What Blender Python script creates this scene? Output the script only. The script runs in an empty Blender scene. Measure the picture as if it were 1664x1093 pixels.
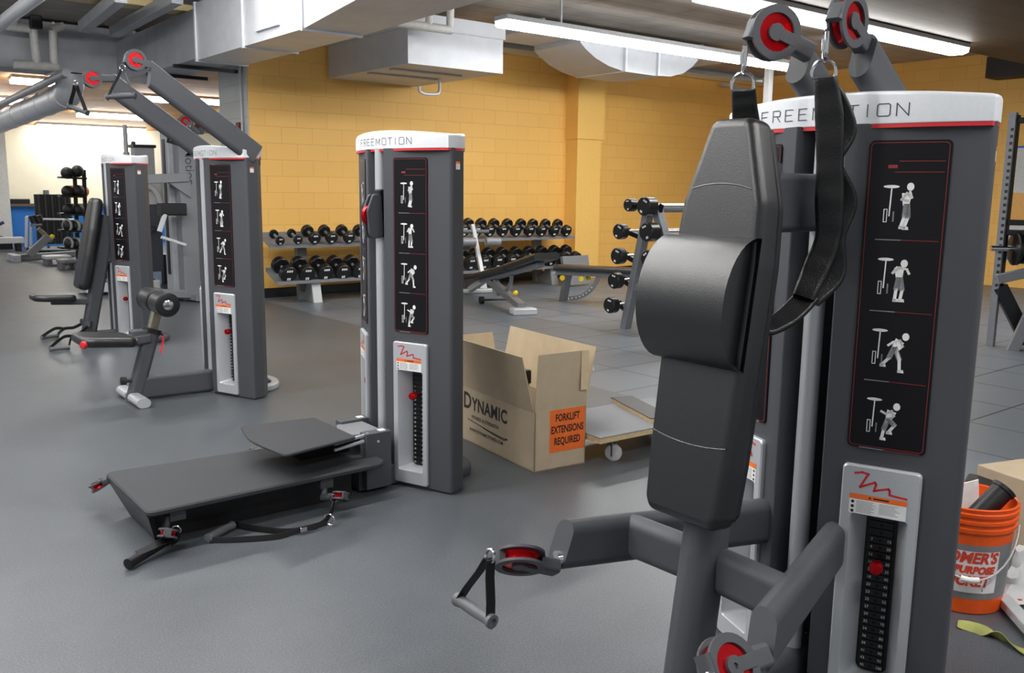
import bpy, bmesh, math, random
from mathutils import Vector, Matrix
random.seed(7)
PI = math.pi
SC = bpy.context.scene
COL = SC.collection

# ---------------------------------------------------------------- camera
CAM_H = 1.38
FPX, PITCH, ROLL, YAW = 1450.0, math.radians(9.44), math.radians(-0.7), math.radians(51.5)
_F = Vector((math.cos(YAW)*math.cos(PITCH), math.sin(YAW)*math.cos(PITCH), -math.sin(PITCH)))
_R0 = Vector((math.sin(YAW), -math.cos(YAW), 0))
_U0 = _R0.cross(_F)
_R = math.cos(ROLL)*_R0 - math.sin(ROLL)*_U0
_U = math.sin(ROLL)*_R0 + math.cos(ROLL)*_U0
_C = Vector((0, 0, CAM_H))
cd = bpy.data.cameras.new('camera')
cam = bpy.data.objects.new('camera', cd)
COL.objects.link(cam)
cd.sensor_fit = 'HORIZONTAL'; cd.sensor_width = 36; cd.lens = FPX*36/1664
cd.clip_start = 0.05; cd.clip_end = 200
m3 = Matrix((_R, _U, -_F)).transposed()
cam.matrix_world = Matrix.Translation(_C) @ m3.to_4x4()
SC.camera = cam

# ---------------------------------------------------------------- world + exposure
w = bpy.data.worlds.new('world'); SC.world = w; w.use_nodes = True
w.node_tree.nodes['Background'].inputs[0].default_value = (0.9, 0.95, 1.0, 1)
WORLD = 0.22
w.node_tree.nodes['Background'].inputs[1].default_value = WORLD
SC.view_settings.view_transform = 'Standard'
SC.view_settings.look = 'None'
SC.view_settings.gamma = 1
SC.view_settings.use_curve_mapping = False
SC.view_settings.exposure = 1.05
TUBE = 17.0       # strength of the fluorescent fittings
FARTUBE = 11.0

# ---------------------------------------------------------------- pixel -> place helpers (1664x1093 photograph)
def ray(x, y): return _F + _R*((x-832)/FPX) - _U*((y-546.5)/FPX)
def Zp(x, y, z=0.0): d = ray(x, y); return _C + d*((z-CAM_H)/d.z)
def Xp(x, y, X): d = ray(x, y); return _C + d*(X/d.x)
def Yp(x, y, Y): d = ray(x, y); return _C + d*(Y/d.y)
def PL(x, y, a, b):
    a = Vector(a).to_3d(); b = Vector(b).to_3d()
    n = Vector((-(b.y-a.y), b.x-a.x, 0)); d = ray(x, y)
    return _C + d*((a-_C).dot(n)/d.dot(n))

# ---------------------------------------------------------------- materials
def lin(c):
    c = c/255.0
    return c/12.92 if c <= 0.04045 else ((c+0.055)/1.055)**2.4
MATS = {}
def mat(name, rgb, rough=0.5, metal=0.0, var=0.06, scale=30.0, bump=0.0, emit=0.0, coat=0.0, spec=0.5, trans=0.0):
    if name in MATS: return MATS[name]
    m = bpy.data.materials.new(name); m.use_nodes = True
    nt = m.node_tree; b = nt.nodes['Principled BSDF']
    col = [lin(v) for v in rgb]
    tc = nt.nodes.new('ShaderNodeTexCoord')
    n = nt.nodes.new('ShaderNodeTexNoise'); n.inputs['Scale'].default_value = scale; n.inputs['Detail'].default_value = 3
    nt.links.new(tc.outputs['Object'], n.inputs['Vector'])
    r = nt.nodes.new('ShaderNodeValToRGB')
    r.color_ramp.elements[0].color = [v*(1-var) for v in col]+[1]
    r.color_ramp.elements[1].color = [min(1, v*(1+var)) for v in col]+[1]
    r.color_ramp.elements[0].position = .3; r.color_ramp.elements[1].position = .7
    nt.links.new(n.outputs['Fac'], r.inputs['Fac'])
    nt.links.new(r.outputs['Color'], b.inputs['Base Color'])
    b.inputs['Roughness'].default_value = rough; b.inputs['Metallic'].default_value = metal
    b.inputs['Specular IOR Level'].default_value = spec
    if coat: b.inputs['Coat Weight'].default_value = coat
    if trans: b.inputs['Transmission Weight'].default_value = trans
    if emit:
        b.inputs['Emission Color'].default_value = col+[1]; b.inputs['Emission Strength'].default_value = emit
    if bump:
        bp = nt.nodes.new('ShaderNodeBump'); bp.inputs['Strength'].default_value = bump; bp.inputs['Distance'].default_value = .002
        nt.links.new(n.outputs['Fac'], bp.inputs['Height']); nt.links.new(bp.outputs['Normal'], b.inputs['Normal'])
    MATS[name] = m
    return m

def block_mat(name, rgb, axis, mortar=0.86, bw=0.41, bh=0.198, zoff=0.0):
    m = bpy.data.materials.new(name); m.use_nodes = True
    nt = m.node_tree; b = nt.nodes['Principled BSDF']
    col = [lin(v) for v in rgb]
    tc = nt.nodes.new('ShaderNodeTexCoord'); sp = nt.nodes.new('ShaderNodeSeparateXYZ'); cb = nt.nodes.new('ShaderNodeCombineXYZ')
    nt.links.new(tc.outputs['Object'], sp.inputs[0])
    nt.links.new(sp.outputs['X' if axis == 'x' else 'Y'], cb.inputs['X'])
    ad = nt.nodes.new('ShaderNodeMath'); ad.operation = 'ADD'; ad.inputs[1].default_value = zoff
    nt.links.new(sp.outputs['Z'], ad.inputs[0]); nt.links.new(ad.outputs[0], cb.inputs['Y'])
    br = nt.nodes.new('ShaderNodeTexBrick')
    br.offset = 0.5; br.squash = 1
    br.inputs['Scale'].default_value = 1.0; br.inputs['Brick Width'].default_value = bw; br.inputs['Row Height'].default_value = bh
    br.inputs['Mortar Size'].default_value = 0.0045; br.inputs['Mortar Smooth'].default_value = 0.4; br.inputs['Bias'].default_value = 0
    br.inputs['Color1'].default_value = col+[1]
    br.inputs['Color2'].default_value = [col[0]*.97, col[1]*.955, col[2]*.93, 1]
    br.inputs['Mortar'].default_value = [col[0]*mortar, col[1]*mortar*.95, col[2]*mortar*.85, 1]
    nt.links.new(cb.outputs[0], br.inputs['Vector'])
    nt.links.new(br.outputs['Color'], b.inputs['Base Color'])
    b.inputs['Roughness'].default_value = 0.55
    nz = nt.nodes.new('ShaderNodeTexNoise'); nz.inputs['Scale'].default_value = 60; nt.links.new(tc.outputs['Object'], nz.inputs['Vector'])
    mx = nt.nodes.new('ShaderNodeMath'); mx.operation = 'MULTIPLY_ADD'; mx.inputs[1].default_value = .12
    inv = nt.nodes.new('ShaderNodeMath'); inv.operation = 'SUBTRACT'; inv.inputs[0].default_value = 1
    nt.links.new(br.outputs['Fac'], inv.inputs[1])
    nt.links.new(nz.outputs['Fac'], mx.inputs[0]); nt.links.new(inv.outputs[0], mx.inputs[2])
    bp = nt.nodes.new('ShaderNodeBump'); bp.inputs['Strength'].default_value = .5; bp.inputs['Distance'].default_value = .004
    nt.links.new(mx.outputs[0], bp.inputs['Height']); nt.links.new(bp.outputs['Normal'], b.inputs['Normal'])
    return m

def floor_mat(c0=(.048, .055, .063, 1), c1=(.084, .094, .106, 1)):
    m = bpy.data.materials.new('rubber_floor'); m.use_nodes = True
    nt = m.node_tree; b = nt.nodes['Principled BSDF']; L = nt.links.new
    tc = nt.nodes.new('ShaderNodeTexCoord')
    def noise(s, d=4):
        n = nt.nodes.new('ShaderNodeTexNoise'); n.inputs['Scale'].default_value = s; n.inputs['Detail'].default_value = d
        L(tc.outputs['Object'], n.inputs['Vector']); return n
    big, mid, fine = noise(.9, 5), noise(6, 5), noise(170, 4)
    r = nt.nodes.new('ShaderNodeValToRGB')
    r.color_ramp.elements[0].color = c0; r.color_ramp.elements[0].position = .3
    r.color_ramp.elements[1].color = c1; r.color_ramp.elements[1].position = .72
    mixn = nt.nodes.new('ShaderNodeMath'); mixn.operation = 'MULTIPLY_ADD'; mixn.inputs[1].default_value = .4
    L(mid.outputs['Fac'], mixn.inputs[0])
    s6 = nt.nodes.new('ShaderNodeMath'); s6.operation = 'MULTIPLY'; s6.inputs[1].default_value = .6
    L(big.outputs['Fac'], s6.inputs[0]); L(s6.outputs[0], mixn.inputs[2]); L(mixn.outputs[0], r.inputs['Fac'])
    # light rubber flecks
    fl = nt.nodes.new('ShaderNodeValToRGB'); fl.color_ramp.elements[0].position = .46; fl.color_ramp.elements[1].position = .80
    fl.color_ramp.elements[0].color = (0, 0, 0, 1); fl.color_ramp.elements[1].color = (.42, .42, .42, 1)
    L(fine.outputs['Fac'], fl.inputs['Fac'])
    mx = nt.nodes.new('ShaderNodeMixRGB'); mx.inputs[2].default_value = (.24, .26, .28, 1)
    L(fl.outputs['Color'], mx.inputs[0]); L(r.outputs['Color'], mx.inputs[1])
    L(mx.outputs[0], b.inputs['Base Color'])
    rr = nt.nodes.new('ShaderNodeMapRange'); rr.inputs[3].default_value = .28; rr.inputs[4].default_value = .5
    L(mixn.outputs[0], rr.inputs[0]); L(rr.outputs[0], b.inputs['Roughness'])
    b.inputs['Specular IOR Level'].default_value = .55
    bp = nt.nodes.new('ShaderNodeBump'); bp.inputs['Strength'].default_value = .25; bp.inputs['Distance'].default_value = .002
    L(fine.outputs['Fac'], bp.inputs['Height']); L(bp.outputs['Normal'], b.inputs['Normal'])
    return m

def tile_mat():
    """grey rubber tiles, 0.61 m square with dark open joints"""
    m = floor_mat((.092, .110, .130, 1), (.155, .183, .212, 1)); m.name = 'rubber_tiles'
    nt = m.node_tree; b = nt.nodes['Principled BSDF']; L = nt.links.new
    tc = nt.nodes.new('ShaderNodeTexCoord'); br = nt.nodes.new('ShaderNodeTexBrick'); br.offset = 0
    mp = nt.nodes.new('ShaderNodeMapping'); mp.inputs['Location'].default_value = (-.02, .02, 0)
    L(tc.outputs['Object'], mp.inputs[0]); L(mp.outputs[0], br.inputs['Vector'])
    br.inputs['Scale'].default_value = 1; br.inputs['Brick Width'].default_value = .61; br.inputs['Row Height'].default_value = .61
    br.inputs['Mortar Size'].default_value = .008; br.inputs['Mortar Smooth'].default_value = .2
    src = b.inputs['Base Color'].links[0].from_socket
    mx = nt.nodes.new('ShaderNodeMixRGB'); mx.inputs[2].default_value = (.012, .012, .013, 1)
    L(br.outputs['Fac'], mx.inputs[0]); L(src, mx.inputs[1]); L(mx.outputs[0], b.inputs['Base Color'])
    return m

def wood_mat(name, rgb, axis, plank=.14, dark=.72, rough=.6):
    m = bpy.data.materials.new(name); m.use_nodes = True
    nt = m.node_tree; b = nt.nodes['Principled BSDF']; L = nt.links.new
    col = [lin(v) for v in rgb]
    tc = nt.nodes.new('ShaderNodeTexCoord'); mp = nt.nodes.new('ShaderNodeMapping')
    if axis == 'y': mp.inputs['Rotation'].default_value = (0, 0, PI/2)
    L(tc.outputs['Object'], mp.inputs[0])
    br = nt.nodes.new('ShaderNodeTexBrick')
    br.inputs['Scale'].default_value = 1; br.inputs['Brick Width'].default_value = 2.4; br.inputs['Row Height'].default_value = plank
    br.inputs['Mortar Size'].default_value = .006; br.inputs['Bias'].default_value = -.1
    br.inputs['Color1'].default_value = col+[1]; br.inputs['Color2'].default_value = [v*dark for v in col]+[1]
    br.inputs['Mortar'].default_value = [v*.4 for v in col]+[1]
    L(mp.outputs[0], br.inputs['Vector'])
    n = nt.nodes.new('ShaderNodeTexNoise'); n.inputs['Scale'].default_value = 3; L(mp.outputs[0], n.inputs['Vector'])
    mx = nt.nodes.new('ShaderNodeMixRGB'); mx.blend_type = 'MULTIPLY'; mx.inputs[0].default_value = .5
    L(br.outputs['Color'], mx.inputs[1]); L(n.outputs['Fac'], mx.inputs[2]); 
    L(mx.outputs[0], b.inputs['Base Color']); b.inputs['Roughness'].default_value = rough
    return m

M = dict(
    shroud=mat('dark_grey_powder_coat', (68, 70, 75), .55, .0, .10, 700, .25),
    steel=mat('charcoal_powder_coat', (72, 74, 79), .5, .0, .12, 900, .3),
    silver=mat('silver_paint', (190, 193, 197), .38, .35, .03, 200),
    cap=mat('white_silver_paint', (222, 225, 229), .4, .1, .02, 100),
    red=mat('red_stripe', (206, 40, 46), .45),
    redm=mat('red_anodised_metal', (200, 18, 28), .22, .75, .05, 40),
    ink=mat('dark_ink', (70, 72, 78), .5),
    black=mat('black_plastic', (22, 22, 24), .45, 0, .1, 80),
    blackmetal=mat('black_metal', (30, 30, 32), .4, .3, .1, 80),
    placard=mat('glossy_black_placard', (20, 19, 22), .3, 0, .05, 20, 0, 0, 0, .25),
    white=mat('white_print', (232, 232, 230), .5),
    greyprint=mat('grey_print', (120, 122, 126), .5),
    orange=mat('orange_print', (238, 112, 40), .5),
    vinyl=mat('black_vinyl', (15, 16, 18), .36, 0, .12, 420, .25, 0, 0, .85),
    webbing=mat('black_webbing', (9, 9, 10), .42, 0, .2, 260, .5),
    rubbergrip=mat('grey_rubber_grip', (98, 100, 104), .5, 0, .08, 60),
    chrome=mat('chrome', (215, 217, 220), .15, 1, .02),
    yellowchrome=mat('brushed_steel', (176, 168, 150), .25, .9, .05),
    galv=mat('galvanised_sheet', (212, 215, 220), .42, .25, .05, 6),
    galvbox=mat('grey_sheet_metal', (188, 192, 198), .5, .15, .04, 6),
    galvdark=mat('dull_and_shaded_galvanised', (166, 169, 174), .5, .2, .08, 5),  # dull sheet, also used for the shade on the main duct's far length
    pvc=mat('white_pipe', (205, 204, 200), .45),
    card=mat('cardboard', (186, 168, 142), .8, 0, .05, 14, .1),
    cardin=mat('cardboard_inside', (204, 184, 152), .8, 0, .05, 14),
    deck=mat('black_grip_surface', (50, 52, 56), .7, 0, .14, 1200, .5),
    urethane=mat('black_urethane', (20, 20, 22), .32, 0, .08, 30),
    rackgrey=mat('rack_grey_paint', (128, 130, 134), .42, .15, .04, 60),
    lightgrey=mat('light_grey_paint', (196, 198, 200), .45, .1, .03, 60),
    orangeplastic=mat('orange_plastic', (240, 92, 24), .38),
    yellow=mat('yellow_plastic', (240, 210, 30), .45),
    bluepaint=mat('blue_paint', (40, 120, 205), .5, 0, .05, 3),
    plywood=mat('plywood_edge', (208, 182, 140), .7, 0, .1, 40),
    bag=mat('white_plastic_film', (226, 226, 226), .35, 0, .03, 30, .5),
    green=mat('green_webbing', (150, 152, 84), .7, 0, .25, 18),
    redlabel=mat('dark_red_box', (120, 28, 34), .5),
    baseboard=mat('black_vinyl_base', (24, 24, 26), .5),
    foam=mat('white_foam', (235, 236, 238), .8),
)
def lamp_mat(name, strength, rgb=(1, 1, 1)):
    m = bpy.data.materials.new(name); m.use_nodes = True
    b = m.node_tree.nodes['Principled BSDF']
    b.inputs['Base Color'].default_value = (.9, .9, .9, 1)
    b.inputs['Emission Color'].default_value = (*rgb, 1); b.inputs['Emission Strength'].default_value = strength
    return m
LAMP = lamp_mat('fluorescent_diffuser', TUBE, (1, .99, .97))
FARLAMP = lamp_mat('fluorescent_diffuser_far', FARTUBE, (.98, .99, 1))

# ---------------------------------------------------------------- mesh kit
def rrect(w, h, r, seg=4):
    r = min(r, w/2-1e-5, h/2-1e-5); pts = []
    for cx, cy, a0 in ((w/2-r, h/2-r, 0), (-w/2+r, h/2-r, 90), (-w/2+r, -h/2+r, 180), (w/2-r, -h/2+r, 270)):
        for i in range(seg+1):
            a = math.radians(a0+90*i/seg); pts.append((cx+r*math.cos(a), cy+r*math.sin(a)))
    return pts
def round_poly(pts, r, seg=5):
    out = []; n = len(pts)
    rs = r if isinstance(r, (list, tuple)) else [r]*n
    for i in range(n):
        p = Vector(pts[i]); a = (Vector(pts[i-1])-p); b = (Vector(pts[(i+1) % n])-p)
        la, lb = a.length, b.length; a.normalize(); b.normalize()
        ang = a.angle(b); t = min(rs[i]/math.tan(ang/2), la*.48, lb*.48); rr = t*math.tan(ang/2)
        if rr < 1e-5: out.append(tuple(p)); continue
        c = p+(a+b).normalized()*(rr/math.sin(ang/2)); p0 = p+a*t-c; p1 = p+b*t-c
        th = p0.angle_signed(p1) if p0.length and p1.length else 0
        for k in range(seg+1):
            q = p0.copy(); q.rotate(Matrix.Rotation(-th*k/seg, 2)); out.append(tuple(c+q))
    return out

class G:
    def __init__(s): s.bm = bmesh.new(); s.mi = 0
    def f(s, vs):
        try: fc = s.bm.faces.new(vs); fc.material_index = s.mi; return fc
        except ValueError: return None
    def v(s, p): return s.bm.verts.new(Vector(p).to_3d() if len(p) == 2 else p)
    def loft(s, rings, cap0=True, cap1=True, closed=True):
        R = [[s.v(p) for p in ring] for ring in rings]
        n = len(R[0])
        for a, b in zip(R, R[1:]):
            for i in range(n if closed else n-1):
                j = (i+1) % n; s.f((a[i], a[j], b[j], b[i]))
        if cap0 and closed: s.f(R[0][::-1])
        if cap1 and closed: s.f(R[-1])
        return R
    def ext(s, poly, o, ex, ey, ez, d0, d1, ch=0.0):
        """prism of a 2D outline in the frame o, ex, ey along ez, edges chamfered by ch"""
        o, ex, ey, ez = map(Vector, (o, ex, ey, ez))
        P = lambda q, d: o+ex*q[0]+ey*q[1]+ez*d
        if ch:
            ins = inset(poly, ch); sg = 1 if d1 > d0 else -1
            rings = [[P(q, d0) for q in ins], [P(q, d0+sg*ch) for q in poly], [P(q, d1-sg*ch) for q in poly], [P(q, d1) for q in ins]]
        else:
            rings = [[P(q, d0) for q in poly], [P(q, d1) for q in poly]]
        s.loft(rings)
    def box(s, c, sz, rot=None, r=0.0):
        c = Vector(c); rot = rot or Matrix.Identity(3)
        s.ext(rrect(sz[0], sz[1], max(r, 1e-5), 3 if r > 1e-4 else 1) if r else [(sz[0]/2, sz[1]/2), (-sz[0]/2, sz[1]/2), (-sz[0]/2, -sz[1]/2), (sz[0]/2, -sz[1]/2)],
              c-rot@Vector((0, 0, sz[2]/2)), rot@Vector((1, 0, 0)), rot@Vector((0, 1, 0)), rot@Vector((0, 0, 1)), 0, sz[2], min(r*.5, sz[2]*.3))
    def bar(s, p0, p1, w, h, r=.002, up=(0, 0, 1), n0=None, n1=None, seg=4):
        """rounded rectangular tube between two points, w sideways and h along up; n0 and n1 are the normals of slanted ends"""
        p0, p1 = Vector(p0), Vector(p1); d = (p1-p0).normalized(); up = Vector(up)
        sd = d.cross(up).normalized(); u = sd.cross(d)
        pr = rrect(w, h, r, seg); rings = []
        for p, n in ((p0, n0), (p1, n1)):
            n = Vector(n) if n else d
            rings.append([q+d*((p-q).dot(n)/d.dot(n)) for q in (p+sd*a+u*b for a, b in pr)])
        s.loft(rings)
    def sweep(s, pts, prof, side=None, cap=True):
        pts = [Vector(p) for p in pts]; n = len(pts); rings = []; sd = None
        for i, p in enumerate(pts):
            t = (pts[min(i+1, n-1)]-pts[max(i-1, 0)]).normalized()
            if side is not None: x = Vector(side[i] if isinstance(side[0], (list, tuple, Vector)) else side)
            elif sd is None: x = t.cross(Vector((0, 0, 1))) if abs(t.z) < .95 else Vector((1, 0, 0))
            else: x = sd
            x = (x-t*x.dot(t)).normalized(); sd = x; y = t.cross(x)
            rings.append([p+x*a+y*b for a, b in prof])
        s.loft(rings, cap, cap)
    def tube(s, pts, r, n=12):
        s.sweep(pts, [(r*math.cos(2*PI*i/n), r*math.sin(2*PI*i/n)) for i in range(n)])
    def lathe(s, o, ax, prof, n=24, cap=True):
        o = Vector(o); ax = Vector(ax).normalized()
        x = ax.orthogonal().normalized(); y = ax.cross(x)
        rings = [[o+ax*h+(x*math.cos(2*PI*i/n)+y*math.sin(2*PI*i/n))*max(r, 1e-4) for i in range(n)] for r, h in prof]
        s.loft(rings, cap, cap)
    def ring(s, o, ax, R, r, n=24, k=8, a0=0, a1=360, x=None):
        o = Vector(o); ax = Vector(ax).normalized()
        x = Vector(x).normalized() if x else ax.orthogonal().normalized(); y = ax.cross(x)
        pts = [o+(x*math.cos(math.radians(a0+(a1-a0)*i/n))+y*math.sin(math.radians(a0+(a1-a0)*i/n)))*R for i in range(n+1)]
        s.tube(pts, r, k)
    def ball(s, c, r, sc=(1, 1, 1), n=20, m=10):
        c = Vector(c); rings = []
        for j in range(m+1):
            a = -PI/2+PI*j/m; rr = max(math.cos(a), 1e-3)
            rings.append([c+Vector((r*rr*math.cos(2*PI*i/n)*sc[0], r*rr*math.sin(2*PI*i/n)*sc[1], r*math.sin(a)*sc[2])) for i in range(n)])
        s.loft(rings)
    def pad(s, outline, o, ex, ey, ez, thick, r, seg=4):
        """upholstered pad: outline in ex, ey; front face at +ez*thick; front and back edges rounded by r"""
        o, ex, ey, ez = map(Vector, (o, ex, ey, ez)); rings = []
        P = lambda q, d: o+ex*q[0]+ey*q[1]+ez*d
        for k in range(seg+1):
            a = PI/2*k/seg; rings.append([P(q, r-r*math.sin(a)) for q in inset(outline, r*(1-math.cos(a+0)) if 0 else r*(1-math.sin(PI/2-a)))][:])
        rings = []
        for k in range(seg+1):
            a = PI/2*k/seg; rings.append([P(q, r*(1-math.cos(a))) for q in inset(outline, r*(1-math.sin(a)))])
        for k in range(seg+1):
            a = PI/2*k/seg; rings.append([P(q, thick-r*(1-math.sin(a))) for q in inset(outline, r*(1-math.cos(a)))])
        s.loft(rings)
    def stroke(s, pts, wd, fn, sub=1):
        """flat stroke through 2D points, each vertex placed by fn(u, v)"""
        for a, b in zip(pts, pts[1:]):
            a, b = Vector(a), Vector(b); d = (b-a)
            if d.length < 1e-6: continue
            t = d.normalized(); nn = Vector((-t.y, t.x))*wd/2; a2 = a-t*wd*.45; b2 = b+t*wd*.45
            prev = None
            for i in range(sub+1):
                p = a2.lerp(b2, i/sub); cur = (s.v(fn(*(p+nn))), s.v(fn(*(p-nn))))
                if prev: s.f((prev[0], prev[1], cur[1], cur[0]))
                prev = cur
    def flat(s, poly, fn): s.f([s.v(fn(*p)) for p in poly])
def inset(poly, d):
    if d < 1e-7: return list(poly)
    n = len(poly); ar = sum(poly[i-1][0]*poly[i][1]-poly[i][0]*poly[i-1][1] for i in range(n)); sg = 1 if ar > 0 else -1
    out = []
    for i in range(n):
        a, p, b = Vector(poly[i-1]), Vector(poly[i]), Vector(poly[(i+1) % n])
        e0 = p-a; e1 = b-p
        if e0.length < 1e-8: e0 = e1
        if e1.length < 1e-8: e1 = e0
        e0 = e0.normalized(); e1 = e1.normalized()
        n0 = Vector((-e0.y, e0.x))*sg; n1 = Vector((-e1.y, e1.x))*sg; h = n0+n1
        k = max(h.dot(n0), .35); out.append(tuple(p+h*(d/k)))
    return out

def obj(name, g, mats, parent=None, loc=None, smooth=34):
    if not isinstance(mats, (list, tuple)): mats = [mats]
    me = bpy.data.meshes.new(name)
    bmesh.ops.recalc_face_normals(g.bm, faces=g.bm.faces[:])
    ca = math.radians(smooth)
    for f in g.bm.faces: f.smooth = True
    for e in g.bm.edges:
        if len(e.link_faces) == 2: e.smooth = e.calc_face_angle(0) < ca
        else: e.smooth = False
    g.bm.to_mesh(me); g.bm.free()
    for m in mats: me.materials.append(m)
    o = bpy.data.objects.new(name, me); COL.objects.link(o)
    if len(me.polygons) < 6000:
        wn = o.modifiers.new('weighted_normals', 'WEIGHTED_NORMAL'); wn.mode = 'FACE_AREA'; wn.keep_sharp = True; wn.weight = 60
    if parent: o.parent = parent
    if loc is not None: o.location = loc
    return o
def tag(o, label, cat, group=None, kind=None):
    o['label'] = label; o['category'] = cat
    if group: o['group'] = group
    if kind: o['kind'] = kind
    return o
def thing(name, label, cat, loc=(0, 0, 0), group=None, rz=0.0):
    o = bpy.data.objects.new(name, None); COL.objects.link(o); o.empty_display_size = .1
    o.location = loc; o.rotation_euler = (0, 0, rz)
    return tag(o, label, cat, group)
def struct(name, g, m, label=None):
    o = obj(name, g, m); o['kind'] = 'structure'
    o['label'] = label or name.replace('_', ' '); o['category'] = name.split('_')[0]
    return o
def dup(root, loc, label=None, group=None, rot=None, scale=None):
    r = root.copy(); COL.objects.link(r); r.location = loc
    if label: r['label'] = label
    if group: r['group'] = group
    if rot is not None: r.rotation_euler = rot
    if scale is not None: r.scale = (scale,)*3
    for ch in list(root.children):
        c = ch.copy(); COL.objects.link(c); c.parent = r
        for gch in list(ch.children):
            d = gch.copy(); COL.objects.link(d); d.parent = c
    return r
def text2d(s, size, bold=0.0, sx=1.0, spacing=1.0, align='CENTER'):
    """letter shapes as flat 2D triangles: (verts, faces)"""
    cu = bpy.data.curves.new('lettering', 'FONT'); cu.body = s; cu.size = size; cu.align_x = align; cu.align_y = 'CENTER'
    cu.space_character = spacing; cu.offset = bold; cu.resolution_u = 3
    ob = bpy.data.objects.new('lettering', cu); COL.objects.link(ob)
    dg = bpy.context.evaluated_depsgraph_get()
    me = bpy.data.meshes.new_from_object(ob.evaluated_get(dg))
    V = [(v.co.x*sx, v.co.y) for v in me.vertices]; Fs = [tuple(p.vertices) for p in me.polygons]
    bpy.data.objects.remove(ob); bpy.data.curves.remove(cu); bpy.data.meshes.remove(me)
    return V, Fs
def put_text(g, vf, fn):
    V, Fs = vf; vs = [g.v(fn(*p)) for p in V]
    for f in Fs: g.f([vs[i] for i in f])
def bez(pts, n=8):
    """smooth curve through points (Catmull-Rom)"""
    P = [Vector(p) for p in pts]; out = []
    for i in range(len(P)-1):
        p0, p1, p2, p3 = P[max(i-1, 0)], P[i], P[i+1], P[min(i+2, len(P)-1)]
        for k in range(n):
            t = k/n; out.append(.5*((2*p1)+(p2-p0)*t+(2*p0-5*p1+4*p2-p3)*t*t+(3*p1-3*p2+p3-p0)*t**3))
    out.append(P[-1]); return out
X3, Y3, Z3 = Vector((1, 0, 0)), Vector((0, 1, 0)), Vector((0, 0, 1))

# ================================================================ THE SETTING
CEIL = 3.45; WX0, WX1, WY = 4.3, 14.2, 10.5; FARY = 22.0
g = G(); g.box((.15, 9.75, -.05), (8.3, 26.5, .1)); o = struct('floor', g, floor_mat(), 'dark grey rolled rubber floor with pale flecks')
g = G(); g.box((9.25, 9.75, -.05), (9.9, 26.5, .1)); struct('floor_1', g, tile_mat(), 'grey rubber floor tiles with dark joints in the weight area')
g = G(); g.box(((4.31+WX1)/2+.1, WY+.1, 1.65), (WX1-4.31+.2, .2, 3.3)); struct('wall_back', g, block_mat('yellow_block', (246, 194, 104), 'x', zoff=.097), 'yellow painted concrete block wall behind the dumbbells')
g = G(); g.box((WX1+.1, 4.0, 1.75), (.2, 13, 3.5)); struct('wall_right', g, block_mat('yellow_block_side', (246, 194, 104), 'y', zoff=.06), 'yellow block wall on the right')
g = G(); g.box((WX0+.15, WY+.46, 1.72), (.3, .9, 3.44)); struct('wall_end', g, block_mat('white_block', (205, 207, 206), 'y', mortar=.8), 'pale grey block end of the yellow wall')
# pilaster on the yellow wall, its upper block a little wider
pm = mat('yellow_paint', (246, 198, 108), .55, 0, .03, 40, .1)
g = G(); g.box((9.62, WY-.13, 1.065), (.5, .26, 2.13)); g.box((9.63, WY-.14, 2.715), (.56, .28, 1.17)); struct('column', g, pm, 'yellow painted pilaster on the block wall')
g = G(); g.box(((WX0+WX1)/2, WY-.006, .06), (WX1-WX0, .012, .12)); struct('baseboard_back', g, M['baseboard'])
# far room
g = G(); g.box((5.0, FARY+.1, 1.6), (24, .2, 3.2)); struct('wall_far', g, mat('cream_wall', (246, 240, 214), .6, 0, .02, 3), 'cream wall of the far room')
g = G(); g.box((5.0, FARY-.03, .43), (24, .06, .86)); struct('wall_far_lower', g, mat('blue_wall', (38, 118, 200), .55, 0, .05, 2), 'blue lower wall of the far room')
g = G(); g.box((5.0, FARY-.08, .89), (24, .22, .06)); struct('trim_1', g, wood_mat('brown_ledge', (126, 104, 86), 'x'), 'brown wooden ledge above the blue wall')
g = G(); g.box((3.2, FARY-.2, 1.5), (.7, .3, 3.0)); struct('wall_far_column', g, mat('pale_column', (206, 207, 202), .6))
# far ceiling: boarded, sloping down to the far wall
g = G()
def slope(Y): return 2.6+(FARY-Y)*.109
P = [(-4, FARY+.2, slope(FARY+.2)), (14, FARY+.2, slope(FARY+.2)), (14, 14.2, slope(14.2)), (-4, 14.2, slope(14.2))]
g.loft([[Vector(p) for p in P], [Vector(p)+Vector((0, 0, .1)) for p in P]])
struct('ceiling_far', g, wood_mat('pale_boards', (236, 172, 104), 'x', .22, .8), 'pale wooden boards of the far ceiling')
g = G(); g.box((5, 5.6, CEIL+.05), (19, 17.2, .1)); struct('ceiling', g, wood_mat('dim_boards', (196, 188, 180), 'x', .3, .94), 'dim brown boarded ceiling')
g = G(); g.box((9.7, 2.4, 3.28), (9.0, 6.2, .34)); struct('ceiling_soffit', g, wood_mat('dark_boards', (84, 70, 58), 'x', .3, .85), 'dark brown lowered ceiling on the right')
g = G(); g.box((14.0, 3.3, 3.2), (.4, 6.0, .3)); struct('beam', g, mat('dark_beam', (40, 36, 32), .6))
g = G(); g.box((8.0, WY+.05, 3.31), (13, .3, .07)); struct('trim_2', g, mat('cream_trim', (222, 200, 150), .5), 'cream trim along the top of the yellow wall')

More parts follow.
